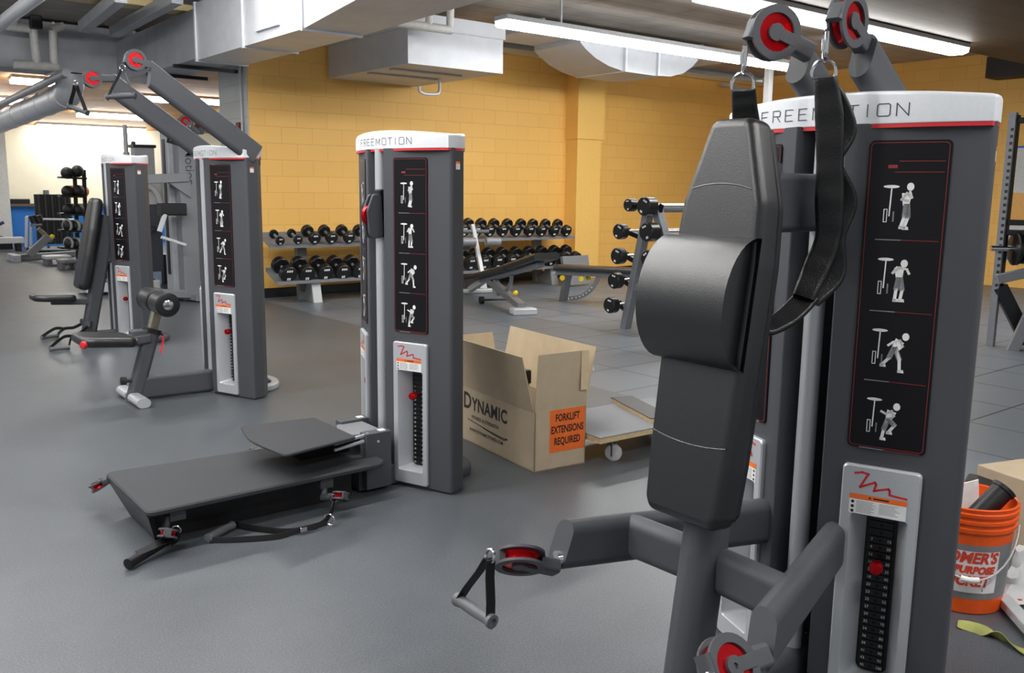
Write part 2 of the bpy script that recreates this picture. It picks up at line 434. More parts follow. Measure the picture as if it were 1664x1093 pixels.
# ---------------------------------------------------------------- lamps
def strip_light(name, label, c, L, wd, lm, group=None, along='x', tilt=0.0):
    t = thing(name, label, 'light', c, group, 0 if along == 'x' else PI/2)
    g = G(); g.box((0, 0, .05), (L, wd, .05), None, .01); obj('housing', g, M['lightgrey'], t)
    g = G(); pr = [(-wd/2+.01, .03), (-wd/2+.02, -.02), (-wd/4, -.04), (wd/4, -.04), (wd/2-.02, -.02), (wd/2-.01, .03)]
    g.ext(pr, (-L/2+.01, 0, 0), (0, 1, 0), (0, 0, 1), (1, 0, 0), 0, L-.02); obj('diffuser', g, lm, t)
    if tilt: t.rotation_euler = (tilt, 0, 0)
    return t
tl_ = strip_light('strip_light', 'long white fluorescent strip light running past the half-round duct', (8.25, 7.35, 3.0), 5.2, .22, LAMP)
for x in (-1.8, 1.8):
    g = G(); g.box((x, 0, .26), (.02, .02, .38)); obj('hanger', g, M['galv'], tl_)
strip_light('strip_light', 'white fluorescent strip light ending above the yellow wall, between the raised pulley arms', (8.6, 5.32, 3.03), 4.6, .3, LAMP)
for i, (x, y) in enumerate(((-1.5, 1.8), (-1.5, 5.0), (-1.5, 8.4), (3.0, -.6), (1.0, 3.6), (2.1, 7.6))):  # unseen lamps added as fill; the last is inferred from the bright duct side
    strip_light('strip_light', 'unseen strip light added on the ceiling out of view for fill light', (x, y, 3.36), 3.6, .3, LAMP, 'unseen ceiling strip lights added for fill')
far = [(195, 184, 1.1, 'second row of the sloping wooden ceiling, above the pulley arms'), (150, 204, 1.5, 'lowest row of the sloping wooden ceiling, nearest the cream wall'),
       (345, 160, .9, 'beside the pale block wall end on the sloping wooden ceiling'), (262, 156, .6, 'behind the crossed pulley arms on the sloping wooden ceiling'),
       (65, 127, .6, 'just under the grey duct at upper left'), (8, 158, .5, 'cut off by the left edge beneath the pipes')]
for x, y, L, wh in far:
    d = ray(x, y)  # meet the sloping ceiling
    k = (2.6+FARY*.109-CAM_H)/(d.z+.109*d.y); p = _C+d*k
    strip_light('ceiling_light', 'bright ceiling light, '+wh, p-Vector((0, 0, .07)), L*1.5, .3, FARLAMP, None, 'x', -math.atan(.109))
for i, (x, y) in enumerate(((.0, 15.6), (.6, 19.6), (8.5, 19.0))):  # lamps added out of view to flood the far cream wall with light
    strip_light('ceiling_light', 'added ceiling light hidden from view, brightening the far room', (x, y, slope(y)-.06), 2.4, .3, FARLAMP, 'added hidden ceiling lights of the far room', 'x', -math.atan(.109))

# ---------------------------------------------------------------- ducts and pipes
t = thing('air_duct', 'long galvanised main duct bright on its side, at upper left of the wall end', 'duct', (4.25, 9.0, 2.98))
g = G(); g.box((-.475, -1.05, 0), (.55, 1.3, .58)); obj('duct_section', g, M['galv'], t)
g = G(); g.box((-.475, .25, 0), (.55, 1.3, .58)); obj('duct_section', g, M['galv'], t)
g = G(); g.loft([[Vector(q) for q in ((-.75, -1.7, -.29), (-.2, -1.7, -.29), (-.2, -1.7, .29), (-.75, -1.7, .29))], [Vector(q) for q in ((-.75, -4.0, -.05), (.35, -4.0, -.05), (.35, -4.0, .40), (-.75, -4.0, .40))]]); obj('transition', g, M['galv'], t)
g = G(); g.box((-.46, 2.5, .01), (.48, 3.2, .52)); obj('duct_section', g, M['galvdark'], t)  # unlit length of the same duct, its shade put into the colour
for y in (-1.7, -.4, .88):
    g = G(); g.box((-.475, y, 0), (.58, .035, .61)); obj('flange', g, M['galv'], t)
g = G(); g.box((-.76, -1.0, 0), (.03, .5, .4)); obj('access_panel', g, M['galv'], t)
for y in (1.7, 2.7):
    g = G(); g.box((-.36, y, -.27), (.75, .05, .04)); obj('support_angle', g, M['blackmetal'], t)
t = thing('air_duct', 'dull grey cross duct running left from the main duct', 'duct', (1.2, 13.1, 3.11))
g = G(); g.box((1.55, .3, 0), (3.1, .6, .6)); obj('duct_section', g, M['galvdark'], t)
g = G(); g.box((-2.0, .3, -.02), (3.6, .6, .60)); obj('duct_section', g, M['galvdark'], t)
g = G(); g.box((.62, -.01, 0), (.2, .03, .6)); obj('dark_gap', g, M['black'], t)
for x in (1.6, 2.6):
    g = G(); g.box((x, .3, 0), (.03, .62, .62)); obj('flange', g, M['galv'], t)
t = thing('supply_box', 'white sheet-metal supply box with two slots underneath, above the dumbbell rack', 'air handler', (5.98, 9.5, 2.96))
g = G(); g.box((0, 0, -.07), (1.3, 1.86, .38)); obj('casing', g, M['galvbox'], t)
g = G(); g.box((0, 0, .2), (1.34, 1.9, .16)); obj('lid', g, M['galvbox'], t)
for y in (-.45, .05):
    g = G(); g.box((-.1, y, -.268), (.95, .09, .02)); obj('slot', g, M['galvdark'], t)
t = thing('half_round_duct', 'half-round galvanised duct hanging in front of the yellow pilaster', 'duct', (8.92, 8.5, 3.17))
pr = [(1.133*x, 1.133*z) for x, z in [(-.98, 0), (-.9, -.06), (-.75, -.14), (-.55, -.205), (-.3, -.245), (.2, -.25), (.5, -.235), (.72, -.18), (.88, -.09), (.98, 0)]]
g = G(); g.ext(pr+[(1.11, .06), (-1.11, .06)], (0, .02, 0), (1, 0, 0), (0, 0, 1), (0, 1, 0), 0, .9); obj('duct_section', g, M['galvbox'], t)
for x in (-.34, .28):
    g = G(); g.box((x, .45, -.135), (.03, .95, .30)); obj('seam_flange', g, M['galv'], t)
g = G(); g.box((0, .3, .08), (3.9, 1.2, .05)); obj('top_panel', g, M['galvbox'], t)
for x in (-1.5, 1.5):
    g = G(); g.box((x, .3, .19), (.05, .05, .18)); obj('hanger', g, M['galv'], t)
# spiral round duct and the pipe above it
t = thing('round_duct', 'large shiny round duct slanting across the sloping wooden ceiling', 'duct', (3.0, 15.0, 2.52))
g = G(); g.lathe((0, -1.5, .034), (0, 1, -.0228), [(.175, 0), (.175, 7.8)], 32); g.tube(bez([(0, -1.2, .03), (0, -1.5, .045), (0, -1.66, .13), (0, -1.7, .30)], 6), .175, 32); obj('duct_section', g, M['galv'], t)
for k in range(8):
    g = G(); g.lathe((0, -1.2+.95*k, .0275-.0217*k), (0, 1, -.0228), [(.175, 0), (.183, .01), (.183, .03), (.175, .04)], 32); obj('seam', g, M['galv'], t)
g = G(); g.lathe((2.72, 12.2, 2.70), (0, 1, -.02), [(.05, 0), (.05, 9.0)], 16); tag(obj('conduit', g, M['galvdark']), 'thin grey conduit above the large round duct', 'pipe')
g = G(); g.lathe((1.75, 5.0, 2.93), (.0, 1, .0), [(.06, 0), (.06, 7.9)], 16); tag(obj('conduit', g, M['galv']), 'shiny conduit crossing the top left corner', 'pipe')
# white waste pipes in front of the cross duct
t = thing('pipework', 'white pipe frame with two upright legs in front of the grey cross duct', 'pipes', (0, 0, 0))
def yp(pts, Y): return [Yp(x, y, Y) for x, y in pts]
for nm, pts, r in (('horizontal_pipe', [(22, 104), (95, 109)], .055), ('riser', [(60, 104), (54, 48)], .05), ('riser', [(88, 106), (86, 50)], .05), ('upper_pipe', [(10, 42), (48, 46)], .055), ('upper_pipe', [(84, 48), (104, 42)], .05), ('branch', [(24, 42), (26, -4)], .055)):
    g = G(); g.tube(yp(pts, 12.7), r, 14); obj(nm, g, M['pvc'], t)
g = G(); p = Yp(58, 36, 12.6); g.box(p, (.14, .1, .16), None, .02); obj('junction_box', g, M['blackmetal'], t)
for i, (a, b) in enumerate((((136, 44), (196, -6)), ((186, 52), (288, -4)))):
    A, B = Yp(a[0], a[1], 11.6), Yp(b[0], b[1], 9.6)
    g = G(); g.bar(A, B, .12, .12, .01); tag(obj('roof_brace', g, M['galvdark']), ['thin steel brace slanting up at the top left, left of the pair', 'thin steel brace slanting up at the top left, nearer the bright duct'][i], 'brace')
t = thing('pipework', 'white twin pipe bracket on top of the supply box', 'pipes', (0, 0, 0))
for nm, pts, r in (('horizontal_pipe', [(645, 37), (733, 49)], .045), ('riser', [(697, 43), (698, -5)], .04), ('riser', [(731, 48), (733, -5)], .04)):
    g = G(); g.tube(yp(pts, 8.2), r, 14); obj(nm, g, M['pvc'], t)
g = G(); g.tube(bez(yp([(681, 140), (682, 148), (690, 152), (708, 153), (714, 148), (714, 128)], 9.4), 4), .018, 10); tag(obj('drain_pipe', g, M['galv']), 'small bent metal pipe under the white supply box', 'pipe')
g = G(); p = Yp(1249, 130, 8.0); g = G(); g.box((p.x, p.y, 1.72), (.1, .08, 3.44)); tag(obj('support_pole', g, M['lightgrey']), 'white floor-to-ceiling pole rising behind the nearest tower cap', 'pole')
p = Xp(393, 208, WX0); g = G(); g.box((WX0-.03, p.y, p.z), (.06, .1, .13), None, .01); tag(obj('alarm_box', g, M['redlabel']), 'small dark red box high on the pale block wall end', 'alarm')
p = Yp(1186, 139, 10.3); g = G(); g.box(p, (.45, .06, .05)); tag(obj('wall_fitting', g, M['lightgrey']), 'short white fitting high on the yellow wall behind the strap ring', 'fitting')
g = G(); g.tube([(WX0-.03, 10.62, 1.2), (WX0-.03, 10.62, 3.2)], .015, 8); tag(obj('conduit', g, M['lightgrey']), 'thin upright conduit on the pale block wall end', 'pipe')

# ================================================================ CABLE MACHINES
LETTERS = {'F': [[(0, 0), (0, 1), (.8, 1)], [(0, .52), (.68, .52)]], 'R': [[(0, 0), (0, 1), (.72, 1), (.82, .9), (.82, .6), (.72, .5), (0, .5)], [(.45, .5), (.85, 0)]],
           'E': [[(.8, 0), (0, 0), (0, 1), (.8, 1)], [(0, .52), (.68, .52)]], 'M': [[(0, 0), (0, 1), (.5, .25), (1, 1), (1, 0)]],
           'O': [[(.12, 0), (0, .12), (0, .88), (.12, 1), (.83, 1), (.95, .88), (.95, .12), (.83, 0), (.12, 0)]], 'T': [[(0, 1), (.9, 1)], [(.45, 1), (.45, 0)]],
           'I': [[(.2, 0), (.2, 1)]], 'N': [[(0, 0), (0, 1), (.85, 0), (.85, 1)]]}
ADV = {'I': .95, 'M': 1.62}
OX = 2.09
KG = [7, 9, 11, 14, 16, 18, 20, 23, 25, 27, 29, 32, 34, 36, 39, 41, 43, 45]
LB = [15, 20, 25, 30, 35, 40, 45, 50, 55, 60, 65, 70, 75, 80, 85, 90, 95, 100]
NUM = {n: text2d(str(n), .011) for n in set(KG+LB)}

def figure(g, fn, cu, cz, pose):
    """a small printed exercise picture: lever machine with an athlete beside it"""
    f = lambda u, v: fn(cu+u*.88, cz+v*.86)
    g.mi = 1
    el = [(-.037+.021*math.cos(a*PI/8), .052+.0045*math.sin(a*PI/8)) for a in range(16)]
    g.flat(el, f); g.stroke([(-.036, .05), (-.038, -.03)], .0035, f)
    g.stroke([(-.052, -.012), (-.052, -.048), (-.044, -.048), (-.044, -.012), (-.052, -.012)], .0022, f)
    g.mi = 2; g.stroke([(-.027, -.02), (-.027, -.045)], .004, f)
    hip = Vector(pose['hip']); sh = Vector(pose['sh']); hd = Vector(pose['head'])
    g.mi = 1
    g.flat([tuple(hd+Vector((.0095*math.cos(a*PI/6), .0115*math.sin(a*PI/6)))) for a in range(12)], f)
    d = (sh-hip).normalized(); n = Vector((-d.y, d.x))
    g.flat([tuple(hip-n*.008), tuple(sh-n*.013), tuple(sh+n*.013), tuple(hip+n*.008)], f)
    for arm in pose['arms']: g.stroke([tuple(sh)]+arm, .0065, f)
    for leg in pose['legs']:
        g.stroke(leg, .0085, f); e = Vector(leg[-1]); g.flat([tuple(e+Vector(q)) for q in ((-.005, -.005), (.012, -.005), (.010, .004), (-.005, .004))], f)
    g.mi = 2
    for leg in pose['legs']:
        a, b = Vector(leg[0]), Vector(leg[1]); g.stroke([tuple(a), tuple(a.lerp(b, .85))], .014, f)
POSES = [
    dict(hip=(.004, -.002), sh=(.004, .034), head=(.012, .052), arms=[[(.017, .022), (.012, .037)], [(-.008, .016), (.008, .012)]], legs=[[(.004, -.002), (.002, -.032), (-.006, -.062)], [(.008, -.002), (.011, -.034), (.003, -.064)]]),
    dict(hip=(.002, -.004), sh=(.000, .030), head=(.012, .042), arms=[[(-.016, .014), (-.006, .030)], [(.020, .026), (.026, .014)]], legs=[[(.000, -.004), (-.004, -.034), (-.006, -.064)], [(.006, -.004), (.012, -.034), (.008, -.064)]]),
    dict(hip=(.004, .000), sh=(.018, .026), head=(.032, .038), arms=[[(.000, .020), (-.012, .010)], [(.026, .010), (.016, .000)]], legs=[[(.002, .000), (-.008, -.028), (-.026, -.050)], [(.008, .000), (.020, -.030), (.022, -.064)]]),
    dict(hip=(.004, -.006), sh=(.012, .022), head=(.024, .036), arms=[[(-.004, .012), (-.016, .018)], [(.018, .008), (.010, -.002)]], legs=[[(.002, -.006), (-.006, -.036), (-.010, -.064)], [(.008, -.006), (.022, -.020), (.006, -.044)]]),
]
def tower(t, w, wl=None, yoff=.125, rail_top=1.55, pin_z=.42, tshift=0.0, foot='steel'):
    wl = wl or w
    ap = -.012; tv = {}
    for sg in (-1, 1):
        ww = w if sg < 0 else wl
        a = Vector((0, sg*yoff, 0)); T = Vector((.365, sg*.931, 0)); N = Vector((.931, -sg*.365, 0))
        Wf = lambda s, d, z, a=a, T=T, N=N: a+T*s+N*d+Z3*z
        base = round_poly([(-.06, 0), (ww, 0), (ww, .09), (ww-.055, .175), (-.02, .19), (-.06, .15)], [.006, .016, .012, .02, .02, .006], 4)
        notch = [(-.06, .001), (-.059, 0), (.018, 0), (.018, .075), (.168, .075), (.168, 0)]+[q for q in base if q[0] > .17]+[q for q in base if q[0] < .17 and q[1] > .09]
        g = G()
        for poly, z0, z1 in ((base, .012, .07), (notch, .07, .552), (base, .552, 1.547)):
            g.ext(poly, a, T, N, Z3, z0, z1)
        g.ext(inset(base, .012), a, T, N, Z3, 0, .012)
        sh = obj('shroud', g, M['shroud'], t)
        # silver bezel round the weight stack window
        o2 = lambda c, wd, hg, r: [(c[0]+u, c[1]+v) for u, v in rrect(wd, hg, r, 6)]
        rings = []
        for (c, wd, hg, r), d in (((( .091, .352), .19, .664, .012), .001), (((.091, .352), .19, .664, .012), -.010), (((.091, .352), .182, .656, .010), -.014),
                                  (((.0925, .318), .140, .474, .012), -.014), (((.0925, .318), .134, .468, .010), -.009), (((.094, .318), .078, .452, .02), .06)):
            rings.append([Wf(u, d, v) for u, v in o2(c, wd, hg, r)])
        g = G(); g.loft(rings, False, False); bz = obj('stack_bezel', g, M['silver'], sh)
        # weight plates with their numbers
        g = G()
        for k in range(21):
            z = .098+.0212*k; p = Wf(.094, .052, z)
            g.ext([(-.029, .001), (.029, .001), (.029, .0195), (-.029, .0195)], p, T, Z3, N, 0, .03)
        g.ext([(-.05, -.24), (.05, -.24), (.05, .24), (-.05, .24)], Wf(.094, .066, .318), T, Z3, N, 0, .004)
        g.mi = 1
        for k in range(18):
            z = .098+.0212*(17-k)+.010
            for s0, n in ((-.0215, KG[k]), (.0215, LB[k])): put_text(g, NUM[n], lambda u, v, s0=s0, z=z: Wf(.094+s0+u, .0512, z+v))
        g.mi = 2
        for k in range(20): g.flat([(.0042*math.cos(q*PI/4), .0042*math.sin(q*PI/4)) for q in range(8)], lambda u, v, k=k: Wf(.094+u, .0511, .108+.0212*k+v))
        obj('weight_stack', g, [M['blackmetal'], M['white'], mat('pin_hole', (6, 6, 6), .9)], sh)
        g = G(); g.lathe(Wf(.094, .05, pin_z), -N, [(.006, 0), (.006, .03), (.016, .032), (.018, .037), (.018, .052), (.015, .057), (.0, .058)], 20)
        obj('selector_pin', g, M['redm'], sh)
        # squiggle emblem and warning sticker on the bezel
        g = G(); pts = [(.028, .663), (.045, .667), (.060, .664), (.055, .655), (.042, .627), (.052, .632), (.077, .645), (.080, .640), (.076, .622), (.084, .625), (.110, .633), (.113, .629), (.114, .618), (.130, .616), (.154, .614)]
        g.stroke(pts, .0056, lambda u, v: Wf(u, -.0145, v)); obj('red_emblem', g, M['red'], sh)
        g = G(); P0 = lambda u, v, d=-.0147: Wf(u, d, v)
        g.flat([(.018, .555), (.156, .555), (.156, .6), (.018, .6)], P0)
        g.mi = 1; g.flat([(.018, .594), (.156, .594), (.156, .608), (.018, .608)], lambda u, v: Wf(u, -.0149, v))
        g.mi = 2
        for c in range(2):
            for r_ in range(9 - c): g.stroke([(.036+.056*c, .589-.0036*r_), (.036+.056*c+random.uniform(.036, .052), .589-.0036*r_)], .0012, lambda u, v: Wf(u, -.0149, v))
        g.mi = 3
        for r_ in range(3): g.flat([(.0265+.0045*math.cos(q), .586-.0125*r_+.0045*math.sin(q)) for q in (0.4, 1.3, 2.4, 3.5, 4.6, 5.6)], lambda u, v: Wf(u, -.0149, v))
        g.flat([(.064, .599), (.072, .599), (.068, .605)], lambda u, v: Wf(u, -.0152, v)); g.stroke([(.078, .601), (.112, .601)], .004, lambda u, v: Wf(u, -.0152, v))
        obj('warning_label', g, [M['white'], M['orange'], M['greyprint'], M['black']], sh)
        # exercise placard
        g = G(); c = (.093, 1.118); fnp = lambda u, v: Wf(c[0]+u, -.0052, c[1]+v)
        g.ext([(c[0]+u, c[1]+v) for u, v in rrect(.186, .776, .012, 4)], a, T, Z3, N, -.004, .002, .001)
        g.mi = 3
        o1 = rrect(.176, .766, .010, 4); i1 = rrect(.1732, .7632, .009, 4); vo = [g.v(fnp(*q)) for q in o1]; vi = [g.v(fnp(*q)) for q in i1]
        for k in range(len(vo)): g.f((vo[k-1], vo[k], vi[k], vi[k-1]))
        g.stroke([(-.02, .338), (.08, .338)], .0014, fnp); g.stroke([(-.03, .312), (.08, .312)], .0014, fnp); g.stroke([(-.042, .325), (-.028, .325)], .008, fnp)
        for k in range(4):
            zc = .232-.178*k
            figure(g, fnp, -.002, zc, POSES[(k+(0 if sg < 0 else 2)) % 4])
            g.mi = 2; g.stroke([(-.062, zc-.085), (-.005, zc-.085)], .0028, fnp)
            g.mi = 3; g.stroke([(-.005, zc-.085), (.08, zc-.085)], .0014, fnp)
        obj('exercise_placard', g, [M['placard'], M['white'], M['greyprint'], mat('dim_red_print', (140, 42, 44), .5)], sh)
        # small sticker on the side
        g = G(); sp = lambda u, v: Wf(ww+.0006, .03+u, 1.49+v)
        g.flat([(0, -.034), (.032, -.034), (.032, -.01), (0, -.01)], sp); g.mi = 1; g.flat([(0, -.01), (.032, -.01), (.032, 0), (0, 0)], sp)
        obj('sticker', g, [M['white'], M['orange']], sh)
        tv[sg] = [Wf(ww+.002, .0, 0), Wf(ww+.003, .03, 0), Wf(ww+.003, .09, 0), Wf(ww-.05, .18, 0)]
    # curved head cap
    eR, eL = tv[-1][0], tv[1][0]
    def arc(y): e = eR if y < 0 else eL; sgt = e.x-.012-ap; Rr = (e.y*e.y+sgt*sgt)/(2*sgt); return ap+Rr-math.sqrt(Rr*Rr-y*y)
    front = [Vector((arc(y), y, 0)) for y in [eR.y*.985+(eL.y*.985-eR.y*.985)*i/28 for i in range(29)]]
    plan = front+tv[1][1:]+tv[-1][1:][::-1]
    p2 = [(p.x, p.y) for p in plan]
    dome = lambda y: 1.603+.024*(1-min(1, (y/.42)**2))
    def ringz(ins, f): return [Vector((q[0], q[1], f(q[1]))) for q in inset(p2, ins)]
    g = G(); g.loft([ringz(.001, lambda y: 1.546), ringz(0, lambda y: 1.549), ringz(0, lambda y: dome(y)-.010), ringz(.003, lambda y: dome(y)-.003), ringz(.010, lambda y: dome(y))])
    cp = obj('head_cap', g, M['cap'], t, smooth=40)
    g = G(); g.loft([ringz(.002, lambda y: 1.536), ringz(.002, lambda y: 1.5465)]); obj('red_trim_line', g, M['red'], cp)
    g = G(); u = 0; word = 'FREEMOTION'; tot = sum(ADV.get(c, 1.42) for c in word)-.5; hgt = .029
    for c in word:
        for st in LETTERS[c]:
            def place(x, y):
                yy = .212-(u+x)/tot*.424+tshift; return Vector((arc(yy)-.0012, yy, 1.5635+y*hgt))
            g.stroke(st, .085, place, 4)
        u += ADV.get(c, 1.42)
    obj('lettering', g, M['ink'], cp)
    g = G(); g.lathe((.008, .002, 0), Z3, [(.026, .0), (.026, rail_top)], 20); obj('guide_rail', g, M['silver'], t)
    g = G(); g.box((.17, 0, .77), (.03, .32, 1.53)); obj('dark_gap_backing', g, M['black'], t)  # black backing added so the gap behind the rail looks dark
    g = G(); pts = bez([(.15, -.2, .022), (.30, -.21, .022), (.385, -.14, .022), (.42, 0, .022), (.385, .14, .022), (.30, .21, .022), (.15, .2, .022)], 6)
    g.sweep(pts, rrect(.055, .044, .012, 3), Z3.cross(X3)) if 0 else g.sweep(pts, rrect(.055, .044, .012, 3))
    obj('rear_foot', g, M[foot], t)

def pulley(parent, c, ax, R, neck, wd=.034, name='pulley'):
    """grey swivel pulley: two open side plates on a spoke, a red grooved wheel, a neck towards the arm"""
    c = Vector(c); ax = Vector(ax).normalized(); nd = Vector(neck)-c; nl = nd.length; nd = (nd-ax*nd.dot(ax)).normalized(); sd = ax.cross(nd)
    g = G()
    for s in (-1, 1):
        o = c+ax*s*wd/2
        # open ring, hub, spoke
        n = 32; R0, R1 = R*1.25, R*.88
        def rr(a, r, d): return o+(nd*math.cos(a)+sd*math.sin(a))*r+ax*d
        rings = [[rr(2*PI*i/n, r, d) for i in range(n)] for r, d in ((R1, -.004), (R0, -.004), (R0, .003), (R1, .003), (R1, -.004))]
        g.loft(rings, False, False)
        g.lathe(o-ax*.004, ax, [(R*.40, 0), (R*.40, .009), (R*.12, .0095), (R*.10, .005), (.0, .005)], 20)
        g.bar(o+nd*R*.2, o+nd*R*1.1, .009, R*.56, .002, up=sd)
    nk = c+nd*nl*.85; g.bar(c+nd*R*1.0, nk, wd+.004, R*.95, .010, up=sd)
    if (nk-Vector(neck)).length > .004: g.tube([nk-nd*.01, Vector(neck)], .014, 12)
    # cable guide lip
    g.bar(c-nd*R*1.08-sd*R*.15, c-nd*R*1.08+sd*R*.75, wd+.008, R*.34, .01, up=nd)
    h = obj(name, g, M['steel'], parent)
    g = G(); g.lathe(c-ax*wd*.42, ax, [(R*.3, 0), (R*1.0, 0), (R*1.02, wd*.1), (R*.84, wd*.42), (R*1.02, wd*.74), (R*1.0, wd*.84), (R*.3, wd*.84)], 32)
    obj('wheel', g, M['redm'], h)
    return h

def cable_handle(label, top, gc, gd, gl=.125, group=None, grip=None, straps='black'):
    """D handle: two straps from a ring down to a rubber grip"""
    top, gc, gd = Vector(top), Vector(gc), Vector(gd).normalized()
    t = thing('cable_grip', label, 'handle', gc, group)
    lc = lambda p: Vector(p)-gc
    dn = (gc-top).normalized(); nrm = dn.cross(gd).normalized()
    g = G()
    for s in (-1, 1):
        e = gc+gd*s*gl*.46
        g.sweep([lc(top+gd*s*.006), lc(top+(e-top)*.3), lc(top+(e-top)*.7), lc(e+dn*.012), lc(e+dn*.014+nrm*.002)], rrect(.03, .003, .0012, 2), nrm)
    obj('strap', g, M['webbing'], t)
    g = G(); g.lathe(lc(gc-gd*gl/2), gd, [(.010, 0), (.0185, .001), (.0185, .010), (.015, .018), (.0165, gl*.5), (.015, gl-.018), (.0185, gl-.010), (.0185, gl-.001), (.010, gl), (.009, gl-.006), (0, gl-.006)], 20)
    obj('grip', g, grip or M['rubbergrip'], t)
    g = G(); g.ring(lc(top-dn*.008), nrm, .016, .004, 20, 8); obj('ring', g, M['chrome'], t)
    return t
def snap_hook(g, top, bot, r=.0055):
    top, bot = Vector(top), Vector(bot); d = (bot-top); L = d.length; d.normalize()
    x = d.orthogonal().normalized()
    g.tube(bez([top+d*.002+x*.010, top-d*.004, top-x*.010+d*.006, top-x*.011+d*L*.5, bot-x*.006, bot+x*.008-d*.01, top+x*.012+d*L*.45, top+x*.010], 5), r, 8)
    g.lathe(top-x*.011+d*L*.22, d, [(r*1.7, 0), (r*1.7, L*.42)], 12)

# ---------------------------------------------------------------- machine nearest the camera: upright pad with arm straps
T1 = thing('cable_machine', 'nearest cable machine with tall black upright pad and two pulley arms at front', 'gym machine', (OX, 1.342, 0), 'cable machines in a row')
tower(T1, .275, .275, .125, 1.55, .41)
up = lambda z: -.475+.14*z            # x of the leaning upright's axis
g = G(); g.bar((up(-.0), 0, 0), (up(1.45), 0, 1.45), .088, .125, .04, up=X3, n0=Z3); obj('upright', g, M['steel'], T1)
g = G(); g.bar((up(1.35)+.02, 0, 1.352), (-.02, 0, 1.352), .07, .145, .02); obj('bracket', g, M['shroud'], T1)
g = G(); g.bar((up(.05), 0, .06), (.1, 0, .06), .074, .11, .025); obj('floor_beam', g, M['steel'], T1)
g = G(); g.bar((up(.0)-.01, -.22, .035), (up(.0)-.01, .22, .035), .07, .07, .03); obj('front_foot', g, M['steel'], T1)
for s in (-1, 1):
    A, B = Vector((.06, s*.088, .45)), Vector((-.60, s*.315, .458))
    g = G(); g.bar(A, B, .062, .132, .031, n0=X3, n1=(-1, 0, .28)); obj('lower_arm', g, M['steel'], T1)
    g = G(); g.bar((up(.46)+.03, s*.02, .452), (-.41, s*.25, .462), .06, .118, .03); obj('cross_tube', g, M['steel'], T1)
    A, B = Vector((.30, s*.09, 1.50)), Vector((-.005, s*.09, 1.712))
    g = G(); g.bar(A, B, .06, .112, .03, up=Z3, n1=(-.72, 0, .28)); obj('upper_arm', g, M['steel'], T1)
ARM = Vector((-.305, 0, .212)).normalized()
for s, cc in ((-1, (-.080, -.09, 1.782)), (1, (-.115, .095, 1.774))):
    cc = Vector(cc); pulley(T1, cc, (-.05, 1, 0) if s < 0 else (.42, .9, 0), .050 if s < 0 else .054, (.012, s*.09, 1.728))
for s in (-1, 1):
    c = Vector((-.725, s*.33, .442 if s > 0 else .445))
    pulley(T1, c, (.42, .52, .74) if s > 0 else (-.02, -.78, .58), .052, (-.60, s*.314, .42))
    g = G(); g.lathe(Vector((-.615, s*.316, .42)), (.96, -s*.3, 0), [(.022, 0), (.022, .03)], 16); obj('swivel_collar', g, M['chrome'], T1)
# tall back pad, leaning with the upright
ez = Vector((-1, 0, .135)).normalized(); ey = Vector((.135, 0, 1)).normalized(); ex = Vector((0, 1, 0))
o = Vector((-.43, 0, .59))
half = [(.045, .955), (.062, .945), (.118, .76), (.128, .62), (.127, .42), (.122, .15), (.116, .03), (.10, .0)]
ol = round_poly([(x, y) for x, y in half]+[(-x, y) for x, y in half[::-1]], [.02, .03, .12, .2, .2, .2, .03, .03]+[.03, .03, .2, .2, .2, .12, .03, .02], 4)
g = G(); g.pad(ol, o, ex, ey, ez, .085, .024, 5); bp = obj('back_pad', g, M['vinyl'], T1, smooth=50)
def padpt(u, v, d=.085): return o+ex*u+ey*v+ez*d
for v0, bow in ((.79, .012), (.20, -.012)):
    wv = .084 if v0 > .5 else .112
    g = G(); g.tube([padpt(u*wv, v0+bow*(1-u*u)-.0, .0842) for u in [-1+.1*i for i in range(21)]], .0022, 6); obj('seam', g, M['vinyl'], bp)
g = G(); g.pad(inset(ol, .012), o+ez*-.018, ex, ey, ez, .02, .004, 2); obj('backing_board', g, M['black'], bp)
# half-round bolster cushion
g = G(); n = 18; rings = []
for hw, sc in ((.104, .90), (.120, .965), (.128, 1.0), (-.128, 1.0), (-.120, .965), (-.104, .90)):
    rings.append([padpt(hw-.0, .53+.152*sc*math.cos(PI*i/n), 0.08+max(0, .106*sc*math.sin(PI*i/n))) for i in range(n+1)])
g.loft(rings); obj('bolster', g, M['vinyl'], T1, smooth=45)

# hanging arm straps (clipped to the raised pulleys)
def arm_strap(label, top, pts, wds, parts):
    t = thing('arm_strap', label, 'strap', top)
    top = Vector(top); lc = lambda p: Vector(p)-top
    g = G(); snap_hook(g, (0, 0, 0), (0, 0, -.062)); obj('snap_hook', g, M['chrome'], t)
    g = G(); g.ring((0, 0, -.088), (1, .55, 0), .027, .0042, 24, 8, -30, 210, (-.55, 1, 0)); g.tube([Vector((.013*1.1, -.023*1.1, -.102)), Vector((-.0125*1.1, .023*1.1, -.102))], .0042, 8); obj('d_ring', g, M['chrome'], t)
    for nm, pp, wd, th in parts:
        g = G(); cv = bez([lc(p) for p in pp], 7); k = len(cv)
        ws = wd if isinstance(wd, (list, tuple)) else [wd]*k
        side = Vector((-.5, .87, 0)); rings = []
        for i, p in enumerate(cv):
            tt = (cv[min(i+1, k-1)]-cv[max(i-1, 0)]).normalized(); x = (side-tt*side.dot(tt)).normalized(); y = tt.cross(x)
            f = i/(k-1)*(len(ws)-1); j = min(int(f), len(ws)-2) if len(ws) > 1 else 0
            wv = ws[j]+(ws[j+1]-ws[j])*(f-j) if len(ws) > 1 else ws[0]
            wob = 1+.08*math.sin(i*1.3)
            rings.append([p+x*a+y*b*wob for a, b in rrect(wv, th, th*.45, 3)])
        g.loft(rings); obj(nm, g, M['webbing'], t)
    return t
b1 = T1.location
